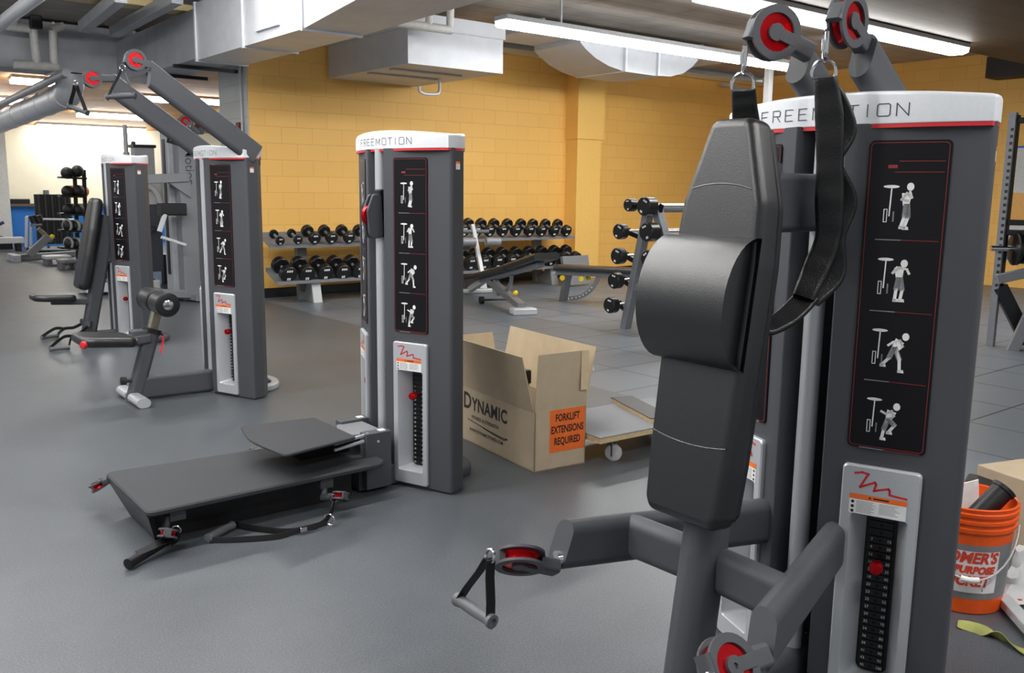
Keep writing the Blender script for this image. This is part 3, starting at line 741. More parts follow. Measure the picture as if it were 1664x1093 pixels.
arm_strap('padded black arm strap hanging full length in front of the nearest tower', b1+Vector((-.165, -.09, 1.748)), None, None, [
    ('sleeve', [b1+Vector(v) for v in ((-.160, -.092, 1.645), (-.146, -.100, 1.56), (-.136, -.104, 1.45), (-.130, -.106, 1.36), (-.126, -.106, 1.27), (-.15, -.098, 1.2), (-.195, -.095, 1.125))], [.05, .066, .062, .068, .06, .064, .054], .024),
    ('inner_loop', [b1+Vector(v) for v in ((-.128, -.094, 1.62), (-.100, -.116, 1.53), (-.125, -.104, 1.45), (-.085, -.122, 1.36), (-.105, -.112, 1.27), (-.105, -.118, 1.18), (-.165, -.1, 1.115))], [.04, .055, .045, .055, .05, .052, .04], .018),
    ('strap_tail', [b1+Vector(v) for v in ((-.175, -.094, 1.13), (-.235, -.085, 1.085), (-.30, -.07, 1.055), (-.345, -.06, 1.05))], [.06, .06, .055, .04], .016)])
arm_strap('black arm strap clipped above the tall pad and falling behind it', b1+Vector((-.232, .09, 1.728)), None, None, [
    ('sleeve', [b1+Vector(v) for v in ((-.225, .092, 1.625), (-.215, .094, 1.585), (-.20, .096, 1.53), (-.19, .097, 1.45))], [.058, .062, .07, .07], .016)])
# D handles on the low pulleys
q = b1+Vector((-.82, .335, .468))
cable_handle('grey-gripped handle hanging from the low pulley arm left of the nearest machine', q, q+Vector((-.03, .02, -.135)), (.05, -.99, -.06), .145)
q = b1+Vector((-.80, -.345, .44))
cable_handle('grey-gripped handle hanging from the near low pulley at the bottom edge', q, q+Vector((-.03, -.02, -.13)), (.6, -.8, 0), .135)

# ---------------------------------------------------------------- second machine: low step platform
T2 = thing('cable_machine', 'cable machine with wide black step platform on the floor beside the cardboard box', 'gym machine', (OX, 3.612, 0), 'cable machines in a row')
tower(T2, .312, .262, .125, 1.55, .435, -.028)
b2 = T2.location
g = G(); ol = round_poly([(-1.175, -.293), (-.16, -.275), (-.13, -.24), (-.13, .22), (-1.175, .30)], [.03, .08, .04, .04, .03], 4)
g.ext(ol, (0, 0, 0), X3, Y3, Z3, .148, .172, .006); dk = obj('platform', g, M['deck'], T2)
g = G()
pl = [(-1.165, .15), (-1.11, .004), (-.25, .004), (-.25, .15)]
g.loft([[Vector((x, -.15, z)) for x, z in pl], [Vector((x, .16, z)) for x, z in pl]])
g.loft([[Vector(p) for p in ((-1.172, -.29, .15), (-1.172, .296, .15), (-1.115, .18, .006), (-1.115, -.16, .006))], [Vector(p) for p in ((-1.15, -.285, .149), (-1.15, .29, .149), (-1.10, .18, .006), (-1.10, -.16, .006))]])
obj('platform_frame', g, M['blackmetal'], T2)
for x in (-1.05, -.42):
    for s in (-1, 1):
        g = G(); g.box((x, s*.19, .125), (.06, .12, .05)); obj('pulley_bracket', g, M['steel'], T2)
g = G(); ol = round_poly([(-.625, -.295), (-.26, -.225), (-.26, .185), (-.60, .24), (-.66, .0)], [.02, .02, .02, .02, .5], 5)
g.ext(ol, (0, 0, 0), X3, Y3, Z3, .283, .297, .004); obj('upper_step', g, M['deck'], T2)
g = G(); tp = [(-.58, -.2), (-.26, -.17), (-.26, .14), (-.58, .18)]; bt = [(-.48, -.12), (-.24, -.12), (-.24, .1), (-.48, .1)]
g.loft([[Vector((x, y, .2)) for x, y in bt], [Vector((x, y, .284)) for x, y in tp]]); obj('step_pan', g, M['blackmetal'], T2)
for z in (.235, .262):
    g = G(); g.bar((-.34, -.168, z), (-.16, -.150, z+.012), .012, .014, .004); obj('slide_rod', g, M['silver'], T2)
for y0, y1, x0, x1, z0 in ((-.175, -.115, -.185, -.055, .02), (.09, .15, -.17, -.02, .02)):
    g = G(); g.box(((x0+x1)/2, (y0+y1)/2, (.28+z0)/2), (x1-x0, y1-y0, .28-z0), None, .004); br = obj('bracket', g, M['steel'], T2)
    g = G(); g.box((x1-.035, (y0+y1)/2, .2815), (.03, .03, .003)); obj('label', g, M['white'], br)
    for dx, dz in ((.06, .24), (.05, .13)):
        g = G(); g.lathe((x0+dx, y0-.001, dz), (0, -1, 0), [(.006, 0), (.006, .004), (0, .005)], 10); obj('bolt', g, M['silver'], br)
g = G(); g.ext([(-.27, -.08), (-.16, -.115), (-.06, -.115), (-.06, .09), (-.19, .10)], (0, 0, 0), X3, Y3, Z3, .255, .268, .002); obj('link_plate', g, M['rackgrey'], T2)
g = G(); g.box((-.09, 0, .05), (.22, .26, .09), None, .006); obj('base_block', g, M['steel'], T2)
# swivel pulley carriage on the rail
g = G(); g.box((.005, -.006, 1.26), (.055, .05, .215), None, .012); cg = obj('carriage', g, M['black'], T2)
g = G(); ring = round_poly([(-.075, 1.16), (-.085, 1.27), (-.055, 1.345), (-.01, 1.345), (.0, 1.15), (-.05, 1.145)], .02, 4)
for y in (-.036, .002): g.ext(ring, (0, y, 0), X3, Z3, Y3, 0, .012, .003)
obj('pulley_guard', g, M['steel'], cg)
g = G(); g.lathe((-.05, -.022, 1.25), Y3, [(.01, 0), (.046, 0), (.038, .012), (.046, .024), (.01, .024)], 24); obj('wheel', g, M['redm'], cg)
# four low pulleys
pulley(T2, (-1.11, -.315, .082), (.35, .35, .87), .030, (-1.08, -.225, .115), .026)
pulley(T2, (-.405, -.345, .088), (.35, .35, .87), .030, (-.42, -.225, .118), .026)
pulley(T2, (-1.19, .355, .105), (-.4, .2, .87), .030, (-1.10, .26, .125), .026)
pulley(T2, (-.50, .405, .105), (-.4, .2, .87), .028, (-.44, .28, .125), .026)
# handles lying by the platform
t = thing('cable_grip', 'black-sleeved handle on the floor at the near left corner of the step platform', 'handle', (.92, 3.30, 0), 'handles of the step platform')
g = G(); g.lathe((-.105, -.06, .022), (.26, .165, .02), [(.012, 0), (.021, .002), (.021, .012), (.019, .02), (.019, .19), (.021, .2), (.021, .21), (.012, .212)], 18); obj('grip', g, M['webbing'], t)
g = G(); side = Vector((-.5, .8, .3)); g.sweep(bez([(-.06, -.03, .043), (.03, .0, .05), (.075, .0, .062), (.088, .005, .082)], 6), rrect(.03, .004, .0018, 2), side)
g.sweep(bez([(.085, .06, .02), (.1, .04, .04), (.098, .008, .08)], 6), rrect(.03, .004, .0018, 2), side); obj('strap', g, M['webbing'], t)
g = G(); g.ring((.094, .006, .086), (.6, .75, .2), .016, .003); obj('ring', g, M['chrome'], t)
t = thing('cable_grip', 'grey-gripped handle on the floor along the near side of the step platform', 'handle', (1.2, 3.36, 0), 'handles of the step platform')
g = G(); g.lathe((-.066, -.043, .019), (.142, .085, 0), [(.010, 0), (.018, .001), (.018, .012), (.0155, .02), (.0165, .075), (.0155, .13), (.018, .14), (.018, .152), (.010, .153), (.009, .148), (0, .148)], 18); obj('grip', g, M['rubbergrip'], t)
g = G(); side = Vector((0, .3, 1))
g.sweep(bez([(-.06, -.05, .012), (.03, -.11, .012), (.16, -.17, .012), (.25, -.17, .016), (.33, -.18, .018)], 7), rrect(.024, .004, .0018, 2), side)
g.sweep(bez([(.075, .04, .016), (.14, -.06, .014), (.22, -.15, .014), (.30, -.18, .02), (.38, -.17, .02)], 7), rrect(.024, .004, .0018, 2), side)
g.sweep(bez([(.33, -.18, .018), (.38, -.165, .03), (.43, -.12, .05), (.46, -.08, .078)], 7), rrect(.022, .004, .0018, 2), side); obj('strap', g, M['webbing'], t)
g = G(); g.ring((.395, -.165, .028), (1, .4, .2), .026, .0035); g.box((.27, -.185, .022), (.03, .012, .02), None, .004); obj('buckle', g, M['chrome'], t)
g = G(); g.ring((.462, -.08, .082), (.6, .75, .2), .017, .003); obj('ring', g, M['chrome'], t)

# ---------------------------------------------------------------- third machine: seat with roller pads and high arms
T3 = thing('cable_machine', 'cable machine with seat, roller pads and two long raised arms', 'gym machine', (OX, 5.88, 0), 'cable machines in a row')
tower(T3, .325, .3, .125, 1.55, .43, 0, 'silver')
b3 = T3.location
g = G(); g.bar((-.50, 0, .083), (.05, 0, .078), .068, .15, .024); obj('floor_beam', g, M['steel'], T3)
g = G(); g.bar((-.515, 0, 0), (-.375, 0, .452), .075, .098, .03, up=X3, n0=Z3); obj('upright', g, M['steel'], T3)
g = G(); g.bar((-.378, 0, .44), (-.325, 0, .62), .05, .062, .014, up=X3); pst = obj('pad_post', g, M['yellowchrome'], T3)
g = G(); g.bar((-.382, 0, .435), (-.372, 0, .462), .088, .112, .03, up=X3); obj('collar', g, M['black'], T3)
for s in (-1, 1):
    g = G(); g.lathe((-.33, s*.02, .632), (0, s, 0), [(.055, 0), (.071, .008), (.074, .03), (.074, .165), (.066, .175), (.04, .176)], 28); rl = obj('roller_pad', g, M['vinyl'], T3)
    g = G(); g.lathe((-.33, s*.19, .632), (0, s, 0), [(.070, 0), (.076, .004), (.076, .012), (.066, .018), (.034, .02)], 28); obj('end_cap', g, M['black'], rl)
    g = G(); g.lathe((-.33, s*.205, .632), (0, s, 0), [(.032, 0), (.032, .006), (.02, .010), (0, .011)], 20); obj('end_plug', g, M['chrome'], rl)
ol = round_poly([(-.16, -.17), (.17, -.15), (.17, .15), (-.16, .17)], [.07, .05, .05, .07], 5)
g = G(); g.pad(ol, (-.675, 0, .385), (1, 0, -.10), Y3, (.10, 0, 1), .062, .026, 4); st = obj('seat', g, M['vinyl'], T3, smooth=50)
g = G(); g.lathe((-.815, -.155, .42), (-1, -.6, 0), [(.022, 0), (.024, .01), (.02, .02), (0, .022)], 16); obj('red_cap', g, M['red'], st)
g = G(); g.bar((-.56, 0, .395), (-.40, 0, .405), .10, .07, .02); g.box((-.46, 0, .43), (.1, .09, .06), None, .01); obj('seat_bracket', g, M['steel'], T3)
g = G(); g.lathe((-.50, -.055, .405), (0, -1, 0), [(.014, 0), (.014, .008), (0, .01)], 14); obj('pivot_bolt', g, M['silver'], T3)
g = G(); g.sweep(bez([(-.345, -.06, .42), (-.33, -.07, .40), (-.34, -.075, .35), (-.355, -.08, .31)], 5), rrect(.02, .008, .003, 2), Y3); obj('release_lever', g, M['red'], T3)
g = G(); g.lathe((-.50, -.01, .135), (-1, 0, .1), [(.012, 0), (.012, .05), (.026, .055), (.026, .085), (0, .09)], 16); obj('adjusting_knob', g, M['black'], T3)
for s in (-1, 1):
    g = G(); g.bar((-.515, s*.03, .032), (-.515, s*.235, .032), .085, .06, .03); ft = obj('foot_bar', g, M['silver'], T3)
for s in (-1, 1):
    A, B = Vector((.20, s*.39, 1.565)), Vector((-.425, s*.39, 2.005))
    g = G(); g.bar(A, B, .062, .14, .031, up=Z3, n1=(-.6, 0, .1)); obj('upper_arm', g, M['steel'], T3)
    pulley(T3, (-.50, s*.39, 2.075) if s < 0 else (-.545, s*.39, 2.035), (.03, 1, 0), .047, (-.40, s*.39, 2.045), .036)
    g = G(); g.lathe((-.41, s*.39, 2.035), (-.8, 0, .2), [(.02, 0), (.02, .03)], 12); obj('swivel_collar', g, M['chrome'], T3)
g = G(); g.box((.2, 0, 1.53), (.10, .70, .06), None, .01); obj('arm_crossbar', g, M['steel'], T3)
yr, yl = b3.y-.39, b3.y+.39
cable_handle('grey handle hanging from the higher raised pulley in front of the grey cross duct', Yp(199, 112, yr), Yp(197, 156, yr), (.75, -.62, .05), .17, None, M['steel'])
cable_handle('grey handle hanging from the left raised pulley in front of the round duct', Yp(123, 138, yl), Yp(127, 178, yl), (.45, -.85, -.28), .17, None, M['steel'])

# ---------------------------------------------------------------- fourth machine: far seat with tall back pad
T4 = thing('cable_machine', 'farthest cable machine with small seat below a tall black back pad', 'gym machine', (OX+.01, 8.25, 0), 'cable machines in a row')
tower(T4, .31, .3, .125, 1.55, .40)
b4 = T4.location
u4 = lambda z: -.245+.22*z
g = G(); g.bar((u4(0), 0, 0), (u4(1.1), 0, 1.1), .08, .12, .03, up=X3, n0=Z3); obj('upright', g, M['shroud'], T4)
g = G(); g.bar((u4(.78)+.02, 0, .78), (.05, 0, .78), .07, .16, .02); obj('bracket', g, M['shroud'], T4)
g = G(); g.bar((u4(.05), 0, .06), (.05, 0, .06), .07, .11, .025); obj('floor_beam', g, M['steel'], T4)
half = [(.06, .79), (.09, .76), (.125, .52), (.13, .3), (.12, .04), (.10, .0)]
ol = round_poly([(x, y) for x, y in half]+[(-x, y) for x, y in half[::-1]], [.03, .04, .2, .2, .05, .04]+[.04, .05, .2, .2, .04, .03], 4)
g = G(); g.pad(ol, (u4(.47)-.075, 0, .47), Y3, Vector((.215, 0, .977)), Vector((-.977, 0, .215)), .095, .04, 4); obj('back_pad', g, M['vinyl'], T4, smooth=50)
ol = round_poly([(-.18, -.16), (.15, -.14), (.15, .14), (-.18, .16)], [.1, .05, .05, .1], 5)
g = G(); g.pad(ol, (-.475, 0, .40), (1, 0, -.05), Y3, (.05, 0, 1), .055, .024, 4); obj('seat', g, M['vinyl'], T4, smooth=50)
g = G(); g.bar((-.5, 0, .39), (u4(.38), 0, .37), .07, .05, .01); obj('seat_bracket', g, M['steel'], T4)
for s in (-1, 1):
    g = G(); g.bar((u4(.2)-.01, s*.02, .19), (u4(.2)-.05, s*.1, .19), .04, .05, .015); obj('pulley_stub', g, M['steel'], T4)
for nm, pos, dr, lab in (('a', (1.66, 8.72), (.5, .18), 'black handle on the floor left of the farthest cable machine, the farther of its two'), ('b', (1.60, 8.06), (.95, .1), 'black handle on the floor left of the farthest cable machine, the nearer of its two')):
    t = thing('cable_grip', lab, 'handle', (pos[0], pos[1], 0), 'handles of the farthest machine')
    d = Vector((dr[0], dr[1], 0)).normalized()
    g = G(); g.lathe(-d*.08+Z3*.02, d, [(.012, 0), (.02, .002), (.017, .03), (.017, .13), (.02, .158), (.012, .16)], 14); obj('grip', g, M['rubbergrip'], t)
    e = Vector((b4.x+u4(.2)-t.location.x-.05, b4.y+(.1 if nm == 'a' else -.1)-t.location.y, .17))
    g = G(); side = Vector((0, 0, 1)) if nm == 'b' else Vector((-.3, .3, .9))
    P1 = -d*.075+Z3*.03; P2 = d*.075+Z3*.03; q = e*.45+Z3*.03
    g.sweep(bez([P1, P1*.4+q*.6+Z3*.03, q], 6), rrect(.026, .004, .0018, 2), side); g.sweep(bez([P2, q, e*.75, e], 6), rrect(.026, .004, .0018, 2), side); obj('strap', g, M['webbing'], t)

# ================================================================ DUMBBELL RACKS
def dumbbell(label, hr, loc, group, L=.2):
    t = thing('dumbbell', label, 'dumbbell', loc, group)
    ax = Vector((0, math.cos(.38), math.sin(.38)))
    upv = ax.cross(X3)*-1
    upv = X3.cross(ax)
    hw = hr*.85
    for s in (-1, 1):
        o_ = ax*(L/2*s-hw/2)
        g = G(); g.lathe(o_, ax, [(hr*.9, 0), (hr, .008), (hr, hw-.008), (hr*.9, hw)], 24)
        if s < 0:
            g.mi = 1; fn = lambda u, v: o_-ax*.001+X3*u+upv*v
            for k in range(3): g.flat([((k-1.5)*.26*hr+.02*hr, .36*hr), ((k-.5)*.26*hr-.02*hr, .36*hr), ((k-.5)*.26*hr-.02*hr, .62*hr), ((k-1.5)*.26*hr+.02*hr, .62*hr)], fn)
            for k in range(2): g.flat([((k-1)*.24*hr+.02*hr, -.66*hr), (k*.24*hr-.02*hr, -.66*hr), (k*.24*hr-.02*hr, -.36*hr), ((k-1)*.24*hr+.02*hr, -.36*hr)], fn)
        obj('head', g, [M['urethane'], M['white']], t)
    g = G(); g.lathe(-ax*L/2, ax, [(.016, 0), (.018, L/2), (.016, L)], 12); obj('handle', g, M['rackgrey'], t)
    return t
def rack(label, x0, x1, ups):
    t = thing('dumbbell_rack', label, 'rack', (x0, 10.05, 0), 'dumbbell racks along the yellow wall')
    for y, z in ((-.3, .25), (-.13, .66)):
        g = G(); L = x1-x0
        prof = [(0, .028), (-.012, .028), (-.012, -.012), (.34*.93, .125), (.34*.93, .165), (.325*.93, .165), (.325*.93, .135), (0, .0)]
        g.ext(prof, (0, y, z), Y3, Z3, X3, 0, L); obj('shelf', g, M['rackgrey'], t)
    for ux in ups:
        x = ux-x0
        g = G(); g.bar((x, .10, .0), (x, .16, .80), .13, .09, .01, up=Y3); obj('upright', g, M['rackgrey'], t)
        g = G(); pr = [(-.31, 0), (.17, 0), (.17, .12), (.1, .14), (-.02, .22), (-.14, .22), (-.24, .02)]
        g.ext([(-.30, .0), (.17, 0), (.17, .12), (-.04, .10), (-.14, .26), (-.24, .26)], (x-.05, 0, 0), Y3, Z3, X3, 0, .1, .006); obj('foot', g, M['rackgrey'], t)
        g = G(); g.ext([(-.31, 0), (-.285, 0), (-.225, .27), (-.25, .27)], (x-.055, 0, 0), Y3, Z3, X3, 0, .11); obj('front_plate', g, M['lightgrey'], t)
    return t
rack('left dumbbell rack against the yellow wall, behind the step platform machine', 4.27, 6.62, (4.78, 6.1))
rack('right dumbbell rack ending beside the yellow pilaster', 6.72, 9.06, (7.25, 8.55))
ORD = ['first', 'second', 'third', 'fourth', 'fifth', 'sixth', 'seventh', 'eighth', 'ninth', 'tenth', 'eleventh', 'twelfth']
def row(pxs, y, Yd, hrs, tier, rk, frm):
    protos = {}
    for i, px in enumerate(pxs):
        yy = y[i] if isinstance(y, list) else y
        nh = Yp(px, yy, Yd); hr = hrs[i] if isinstance(hrs, list) else hrs
        ax = Vector((0, math.cos(.38), math.sin(.38))); L = .135+hr*.95
        loc = nh+ax*L/2
        lab = '%s dumbbell from the %s on the %s tier of the %s dumbbell rack' % (ORD[i], frm, tier, rk)
        grp = 'dumbbells on the %s tier of the %s rack' % (tier, rk)
        if hr in protos: dup(protos[hr], loc, lab, grp)
        else: protos[hr] = dumbbell(lab, hr, loc, grp, L)
row([455, 484, 511, 538.5, 567, 595], [391, 389.5, 386.5, 386, 385.5, 385], 9.88, [.054, .054, .074, .074, .074, .074], 'upper', 'left', 'left')
row([468, 498, 528, 556.5, 583.5, 611], [444.5, 443.5, 442, 441, 440, 439], 9.75, .1, 'lower', 'left', 'left')
row([920, 900, 879.5, 860, 838, 816, 795, 774, 753], [374.5]*9, 9.88, .084, 'upper', 'right', 'right')
row([934, 915, 894, 873.5, 852, 830, 808, 786, 764], [419, 420, 421, 422, 423, 424, 425, 426, 427], 9.75, .1, 'lower', 'right', 'right')

# ---------------------------------------------------------------- barbell rack with fixed barbells
t = thing('barbell_rack', 'grey A-frame rack holding fixed barbells, right of the pilaster', 'rack', (6.42, 6.0, 0))
for x in (0, 1.35):
    for (y0, z0), (y1, z1) in ((((.24), 0), (-.02, 1.19)), (((-.62), 0), (-.13, 1.19))):
        g = G(); g.bar((x, y0, z0), (x, y1, z1), .09, .075, .006, up=Y3, n0=Z3); obj('leg', g, M['rackgrey'], t)
for y, z in ((-.07, 1.2), (.13, .43), (-.45, .43)):
    g = G(); g.bar((-.03, y, z), (1.4, y, z), .07, .07, .006); obj('crossbar', g, M['rackgrey'], t)
g = G(); g.bar((1.35, -.5, .10), (1.35, .35, .10), .06, .06, .006); obj('foot_rail', g, M['rackgrey'], t)
hd = [(1020, 333, .062, 'top barbell on the far side of the A-frame rack'), (1004, 376, .076, 'second barbell down on the far side of the A-frame rack'), (1001, 416, .08, 'third barbell down on the far side of the A-frame rack'),
      (996, 456, .08, 'fourth barbell down on the far side of the A-frame rack'), (989, 496, .08, 'lowest barbell on the far side of the A-frame rack'),
      (1045, 335, .088, 'top barbell on the near side of the A-frame rack'), (1049, 377, .088, 'second barbell down on the near side of the A-frame rack'), (1051, 420, .08, 'third barbell down on the near side of the A-frame rack')]
for i, (px, py, r, lab) in enumerate(hd):
    p = Xp(px, py, 6.22); p2 = p+Vector((1.75, 0, 0))
    b = thing('fixed_barbell', 'black '+lab, 'barbell', p, 'fixed barbells on the A-frame rack')
    for x in (0, 1.62):
        hw = .09 if i < 5 else .13
        g = G(); g.lathe((x, 0, 0), X3, [(r*.9, 0), (r, .01), (r, hw-.01), (r*.9, hw)], 28)
        if x == 0:
            g.mi = 1; rot = random.uniform(-.6, .6)
            def fn(u, v, rot=rot, r=r): return Vector((-.001, -(u*math.cos(rot)-v*math.sin(rot))*r, (u*math.sin(rot)+v*math.cos(rot))*r))
            for k in range(3): g.flat([((k-1.5)*.2+.02, .5), ((k-.5)*.2-.02, .5), ((k-.5)*.2-.02, .7), ((k-1.5)*.2+.02, .7)], fn)
            for k in range(2): g.flat([((k-1)*.18+.02, -.74), (k*.18-.02, -.74), (k*.18-.02, -.5), ((k-1)*.18+.02, -.5)], fn)
        obj('head', g, [M['urethane'], M['white']], b)
    g = G(); g.lathe((.09, 0, 0), X3, [(.016, 0), (.016, 1.54)], 14); obj('bar', g, M['chrome'], b)
    yl = p.y-6.0; s = 1 if i < 5 else -1
    g = G(); z = p.z; leg_y = (.24-.26*z/1.19) if s > 0 else (-.62+.49*z/1.19)
    g.bar((.2, leg_y-yl+s*.04, -.055), (.2, 0+s*.03, -.016), .05, .05, .008, up=X3); g.bar((.2, s*.03, -.03), (.2, s*.055, .02), .05, .02, .004, up=X3)
    sd = obj('saddle_hook', g, M['blackmetal'], t); sd.location = p-t.location

# ---------------------------------------------------------------- benches
A1, B1 = (6.2, 7.6), (6.75, 9.2)
t = thing('weight_bench', 'decline bench with grey roller pads and black pad, left of the pilaster', 'bench', (6.2, 7.6, 0)); O_ = t.location
q = lambda x, y, off=0: PL(x, y, A1, B1)-O_+Vector((.945, -.325, 0))*off
dirv = (Vector(B1)-Vector(A1)).to_3d().normalized(); sdv = Vector((dirv.y, -dirv.x, 0))
g = G(); a, b_ = q(848, 498), q(792, 452); g.bar(a, b_, .09, .075, .008); obj('main_beam', g, M['rackgrey'], t)
g = G(); g.box((0, 0, .035), (.28, .16, .07), Matrix.Rotation(math.atan2(sdv.y, sdv.x), 3, 'Z'), .02); obj('front_foot', g, M['lightgrey'], t)
g = G(); a, b_ = q(764, 468), q(800, 446); a.z = .05; g.bar(a, b_, .07, .07, .006); obj('rear_beam', g, M['lightgrey'], t)
g = G(); a = q(764, 468); a.z = .03; g.bar(a-sdv*.3, a+sdv*.3, .06, .06, .02); obj('rear_foot', g, M['lightgrey'], t)
g = G(); g.bar(q(784, 448), q(768, 366), .05, .06, .008); obj('roller_post', g, M['lightgrey'], t)
g = G(); c = q(781, 393); g.lathe(c-sdv*.27, sdv, [(.03, 0), (.058, .01), (.058, .2), (.03, .21)], 20); g.lathe(c+sdv*.06, sdv, [(.03, 0), (.058, .01), (.058, .2), (.03, .21)], 20); obj('roller_pad', g, M['rackgrey'], t)
g = G(); c = q(770, 376); g.lathe(c-sdv*.2, sdv, [(.025, 0), (.025, .4)], 14); obj('top_roller', g, M['rubbergrip'], t)
for nm, P0, P1, wd in (('backrest', (838, 433), (889, 416), .28), ('seat', (770, 452), (836, 434), .26)):
    a, b_ = q(*P0), q(*P1)
    g = G(); g.bar(a, b_, wd, .07, .025); obj(nm, g, M['vinyl'], t)
g = G(); g.bar(q(785, 456), q(878, 430), .1, .05, .008); obj('pad_frame', g, M['rackgrey'], t)
g = G(); g.bar(q(812, 478), q(804, 446), .06, .05, .006); g.bar(q(829, 470), q(832, 444), .04, .03, .004); obj('support_strut', g, M['rackgrey'], t)
g = G(); pts = [q(832, 447), q(830, 458), q(824, 470), q(818, 478)]; g.sweep(bez(pts, 5), rrect(.02, .05, .006, 2), sdv); obj('ladder_arc', g, M['rackgrey'], t)
g = G(); c = q(834, 476); g.lathe(c, sdv, [(.012, 0), (.03, .02), (.03, .045), (0, .05)], 14); obj('yellow_knob', g, M['yellow'], t)
g = G(); c = q(805, 489); c.z = .045; g.lathe(c-sdv*.2, sdv, [(.045, 0), (.045, .05)], 18); g.lathe(c-sdv*.15, sdv, [(.012, 0), (.012, .3)], 8); obj('wheel', g, M['black'], t)
A2, B2 = (7.35, 8.45), (7.8, 7.3)
t = thing('weight_bench', 'low bench with a long worn black pad, in front of the yellow pilaster', 'bench', (7.6, 8.3, 0)); O2_ = t.location
d2 = (Vector(B2)-Vector(A2)).to_3d().normalized(); s2 = Vector((d2.y, -d2.x, 0))
g = G(); a = Zp(905, 434, .42)-O2_; b_ = Zp(1062, 441, .42)-O2_; g.bar(a, b_, .27, .06, .02); obj('pad', g, M['vinyl'], t)
g = G(); g.bar(a+Z3*-.06, b_+Z3*-.06, .1, .06, .006); obj('pad_frame', g, M['rackgrey'], t)
mid = a.lerp(b_, .12)
g = G(); g.bar(mid+Z3*-.06, Vector((mid.x+.02, mid.y+.1, 0)), .06, .1, .006, up=X3, n1=Z3); obj('leg', g, M['rackgrey'], t)
g = G(); g.bar(b_.lerp(a, .15)+Z3*-.06, Vector((b_.x, b_.y, .0)), .06, .1, .006, up=X3, n1=Z3); obj('leg', g, M['rackgrey'], t)
g = G(); m2 = a.lerp(b_, .22); arcp = [m2+d2*(.30*math.sin(q_))+Z3*(-.06-.30*(1-math.cos(q_))*0-.32*math.sin(q_*.5+.0)) for q_ in (0, .4, .8, 1.2)]
c0 = a.lerp(b_, .12); arcp = [c0+d2*(.42*math.cos(k))+Z3*(.0-.42*math.sin(k)*.9) for k in (.25, .5, .75, 1.0, 1.25, 1.5)]
g.sweep(bez(arcp, 4), rrect(.022, .055, .006, 2), s2); ar = obj('ladder_arc', g, M['rackgrey'], t)
g = G()
for p in bez(arcp, 2)[3:]: g.lathe(p+s2*.028, s2, [(.009, 0), (.009, .003), (0, .003)], 8); g.lathe(p-s2*.028, -s2, [(.009, 0), (.009, .003), (0, .003)], 8)
obj('hole_row', g, M['white'], ar)
for f_ in (.1, .3):
    c = a.lerp(b_, f_)+Z3*-.12; g = G(); g.lathe(c+s2*.07, s2, [(.012, 0), (.032, .015), (.032, .04), (0, .045)], 14); g.lathe(c-s2*.07, -s2, [(.012, 0), (.032, .015), (.032, .04), (0, .045)], 14); obj('yellow_knob', g, M['yellow'], t)
g = G(); g.box((8.72, 9.5, .22), (.5, .05, .42), Matrix.Rotation(-.2, 3, 'X')); tag(obj('leaning_board', g, M['rackgrey']), 'small grey upright panel leaning between the dumbbells and the pilaster', 'board')

# ================================================================ CARDBOARD BOX, DOLLY, BUCKET AND LITTER
bx, by, bl, bw, bh = 2.80, 3.23, .685, .312, .305      # near corner line of the open box
ang = math.atan2(3.20-3.23, 3.029-2.719)
t = thing('cardboard_box', 'open brown cardboard box with tall raised flaps and an orange sticker', 'box', (2.719, 3.23, 0), None, ang)
Lx, Ly = .312, .82
g = G(); th = .006
for c, sz in (((Lx/2, th/2, bh/2), (Lx, th, bh)), ((Lx/2, Ly-th/2, bh/2), (Lx, th, bh)), ((th/2, Ly/2, bh/2), (th, Ly, bh)), ((Lx-th/2, Ly/2, bh/2), (th, Ly, bh)), ((Lx/2, Ly/2, th/2), (Lx, Ly, th))): g.box(c, sz)
obj('box_body', g, M['card'], t)
def flap(p0, p1, out, h, cut=0.0, m=None):
    p0, p1, out = Vector(p0), Vector(p1), Vector(out); e = (p1-p0).normalized(); nrm = e.cross(out).normalized()
    g = G(); q = [p0, p1, p1+out-e*cut, p0+out+e*cut]; g.loft([[v-nrm*.0025 for v in q], [v+nrm*.0025 for v in q]]); return obj('flap', g, m or M['cardin'], t)
flap((.0, .004, bh), (Lx, .004, bh), (0, -.015, .285), .29, .006, M['card'])
flap((.0, .012, bh), (.0, Ly-.01, bh), (-.065, 0, .275), .29, .012, M['card'])
flap((Lx, .004, bh), (Lx, Ly-.01, bh), (.06, 0, .29), .3, .006)
flap((.01, Ly-.004, bh), (Lx-.01, Ly-.004, bh), (0, .06, .25), .3, .01)
fs = lambda u, v, d=.0008: Vector((-d, Ly-u, v))       # long side
g = G()
put_text(g, text2d('D', .125, .003, .95), lambda u, v: fs(.165+u, .225+v)); put_text(g, text2d('YNAMIC', .098, .0028, .92, 1.06, 'LEFT'), lambda u, v: fs(.215+u, .218+v))
put_text(g, text2d('FITNESS & STRENGTH', .026, .0006, 1, 1.1), lambda u, v: fs(.35+u, .148+v))
g.stroke([(.17, .128), (.29, .118), (.43, .107), (.53, .104), (.57, .108)], .005, fs); g.stroke([(.33, .113), (.45, .101), (.54, .096), (.575, .106)], .005, fs)
put_text(g, text2d('WWW.DYNAMICFITNESS.COM', .026, .0004, .95), lambda u, v: fs(.36+u, .075+v))
obj('printed_name', g, mat('black_box_print', (44, 40, 38), .7), t)
ff = lambda u, v, d=.0008: Vector((u, -d, v))
g = G(); g.flat([(.088, .085), (.305, .085), (.305, .302), (.088, .302)], ff); g.mi = 1
for i, s in enumerate(('FORKLIFT', 'EXTENSIONS', 'REQUIRED')):
    put_text(g, text2d(s, .052, .0014, .66), lambda u, v: ff(.197+u, .258-.060*i+v, .0012))
obj('orange_sticker', g, [M['orange'], M['black']], t)
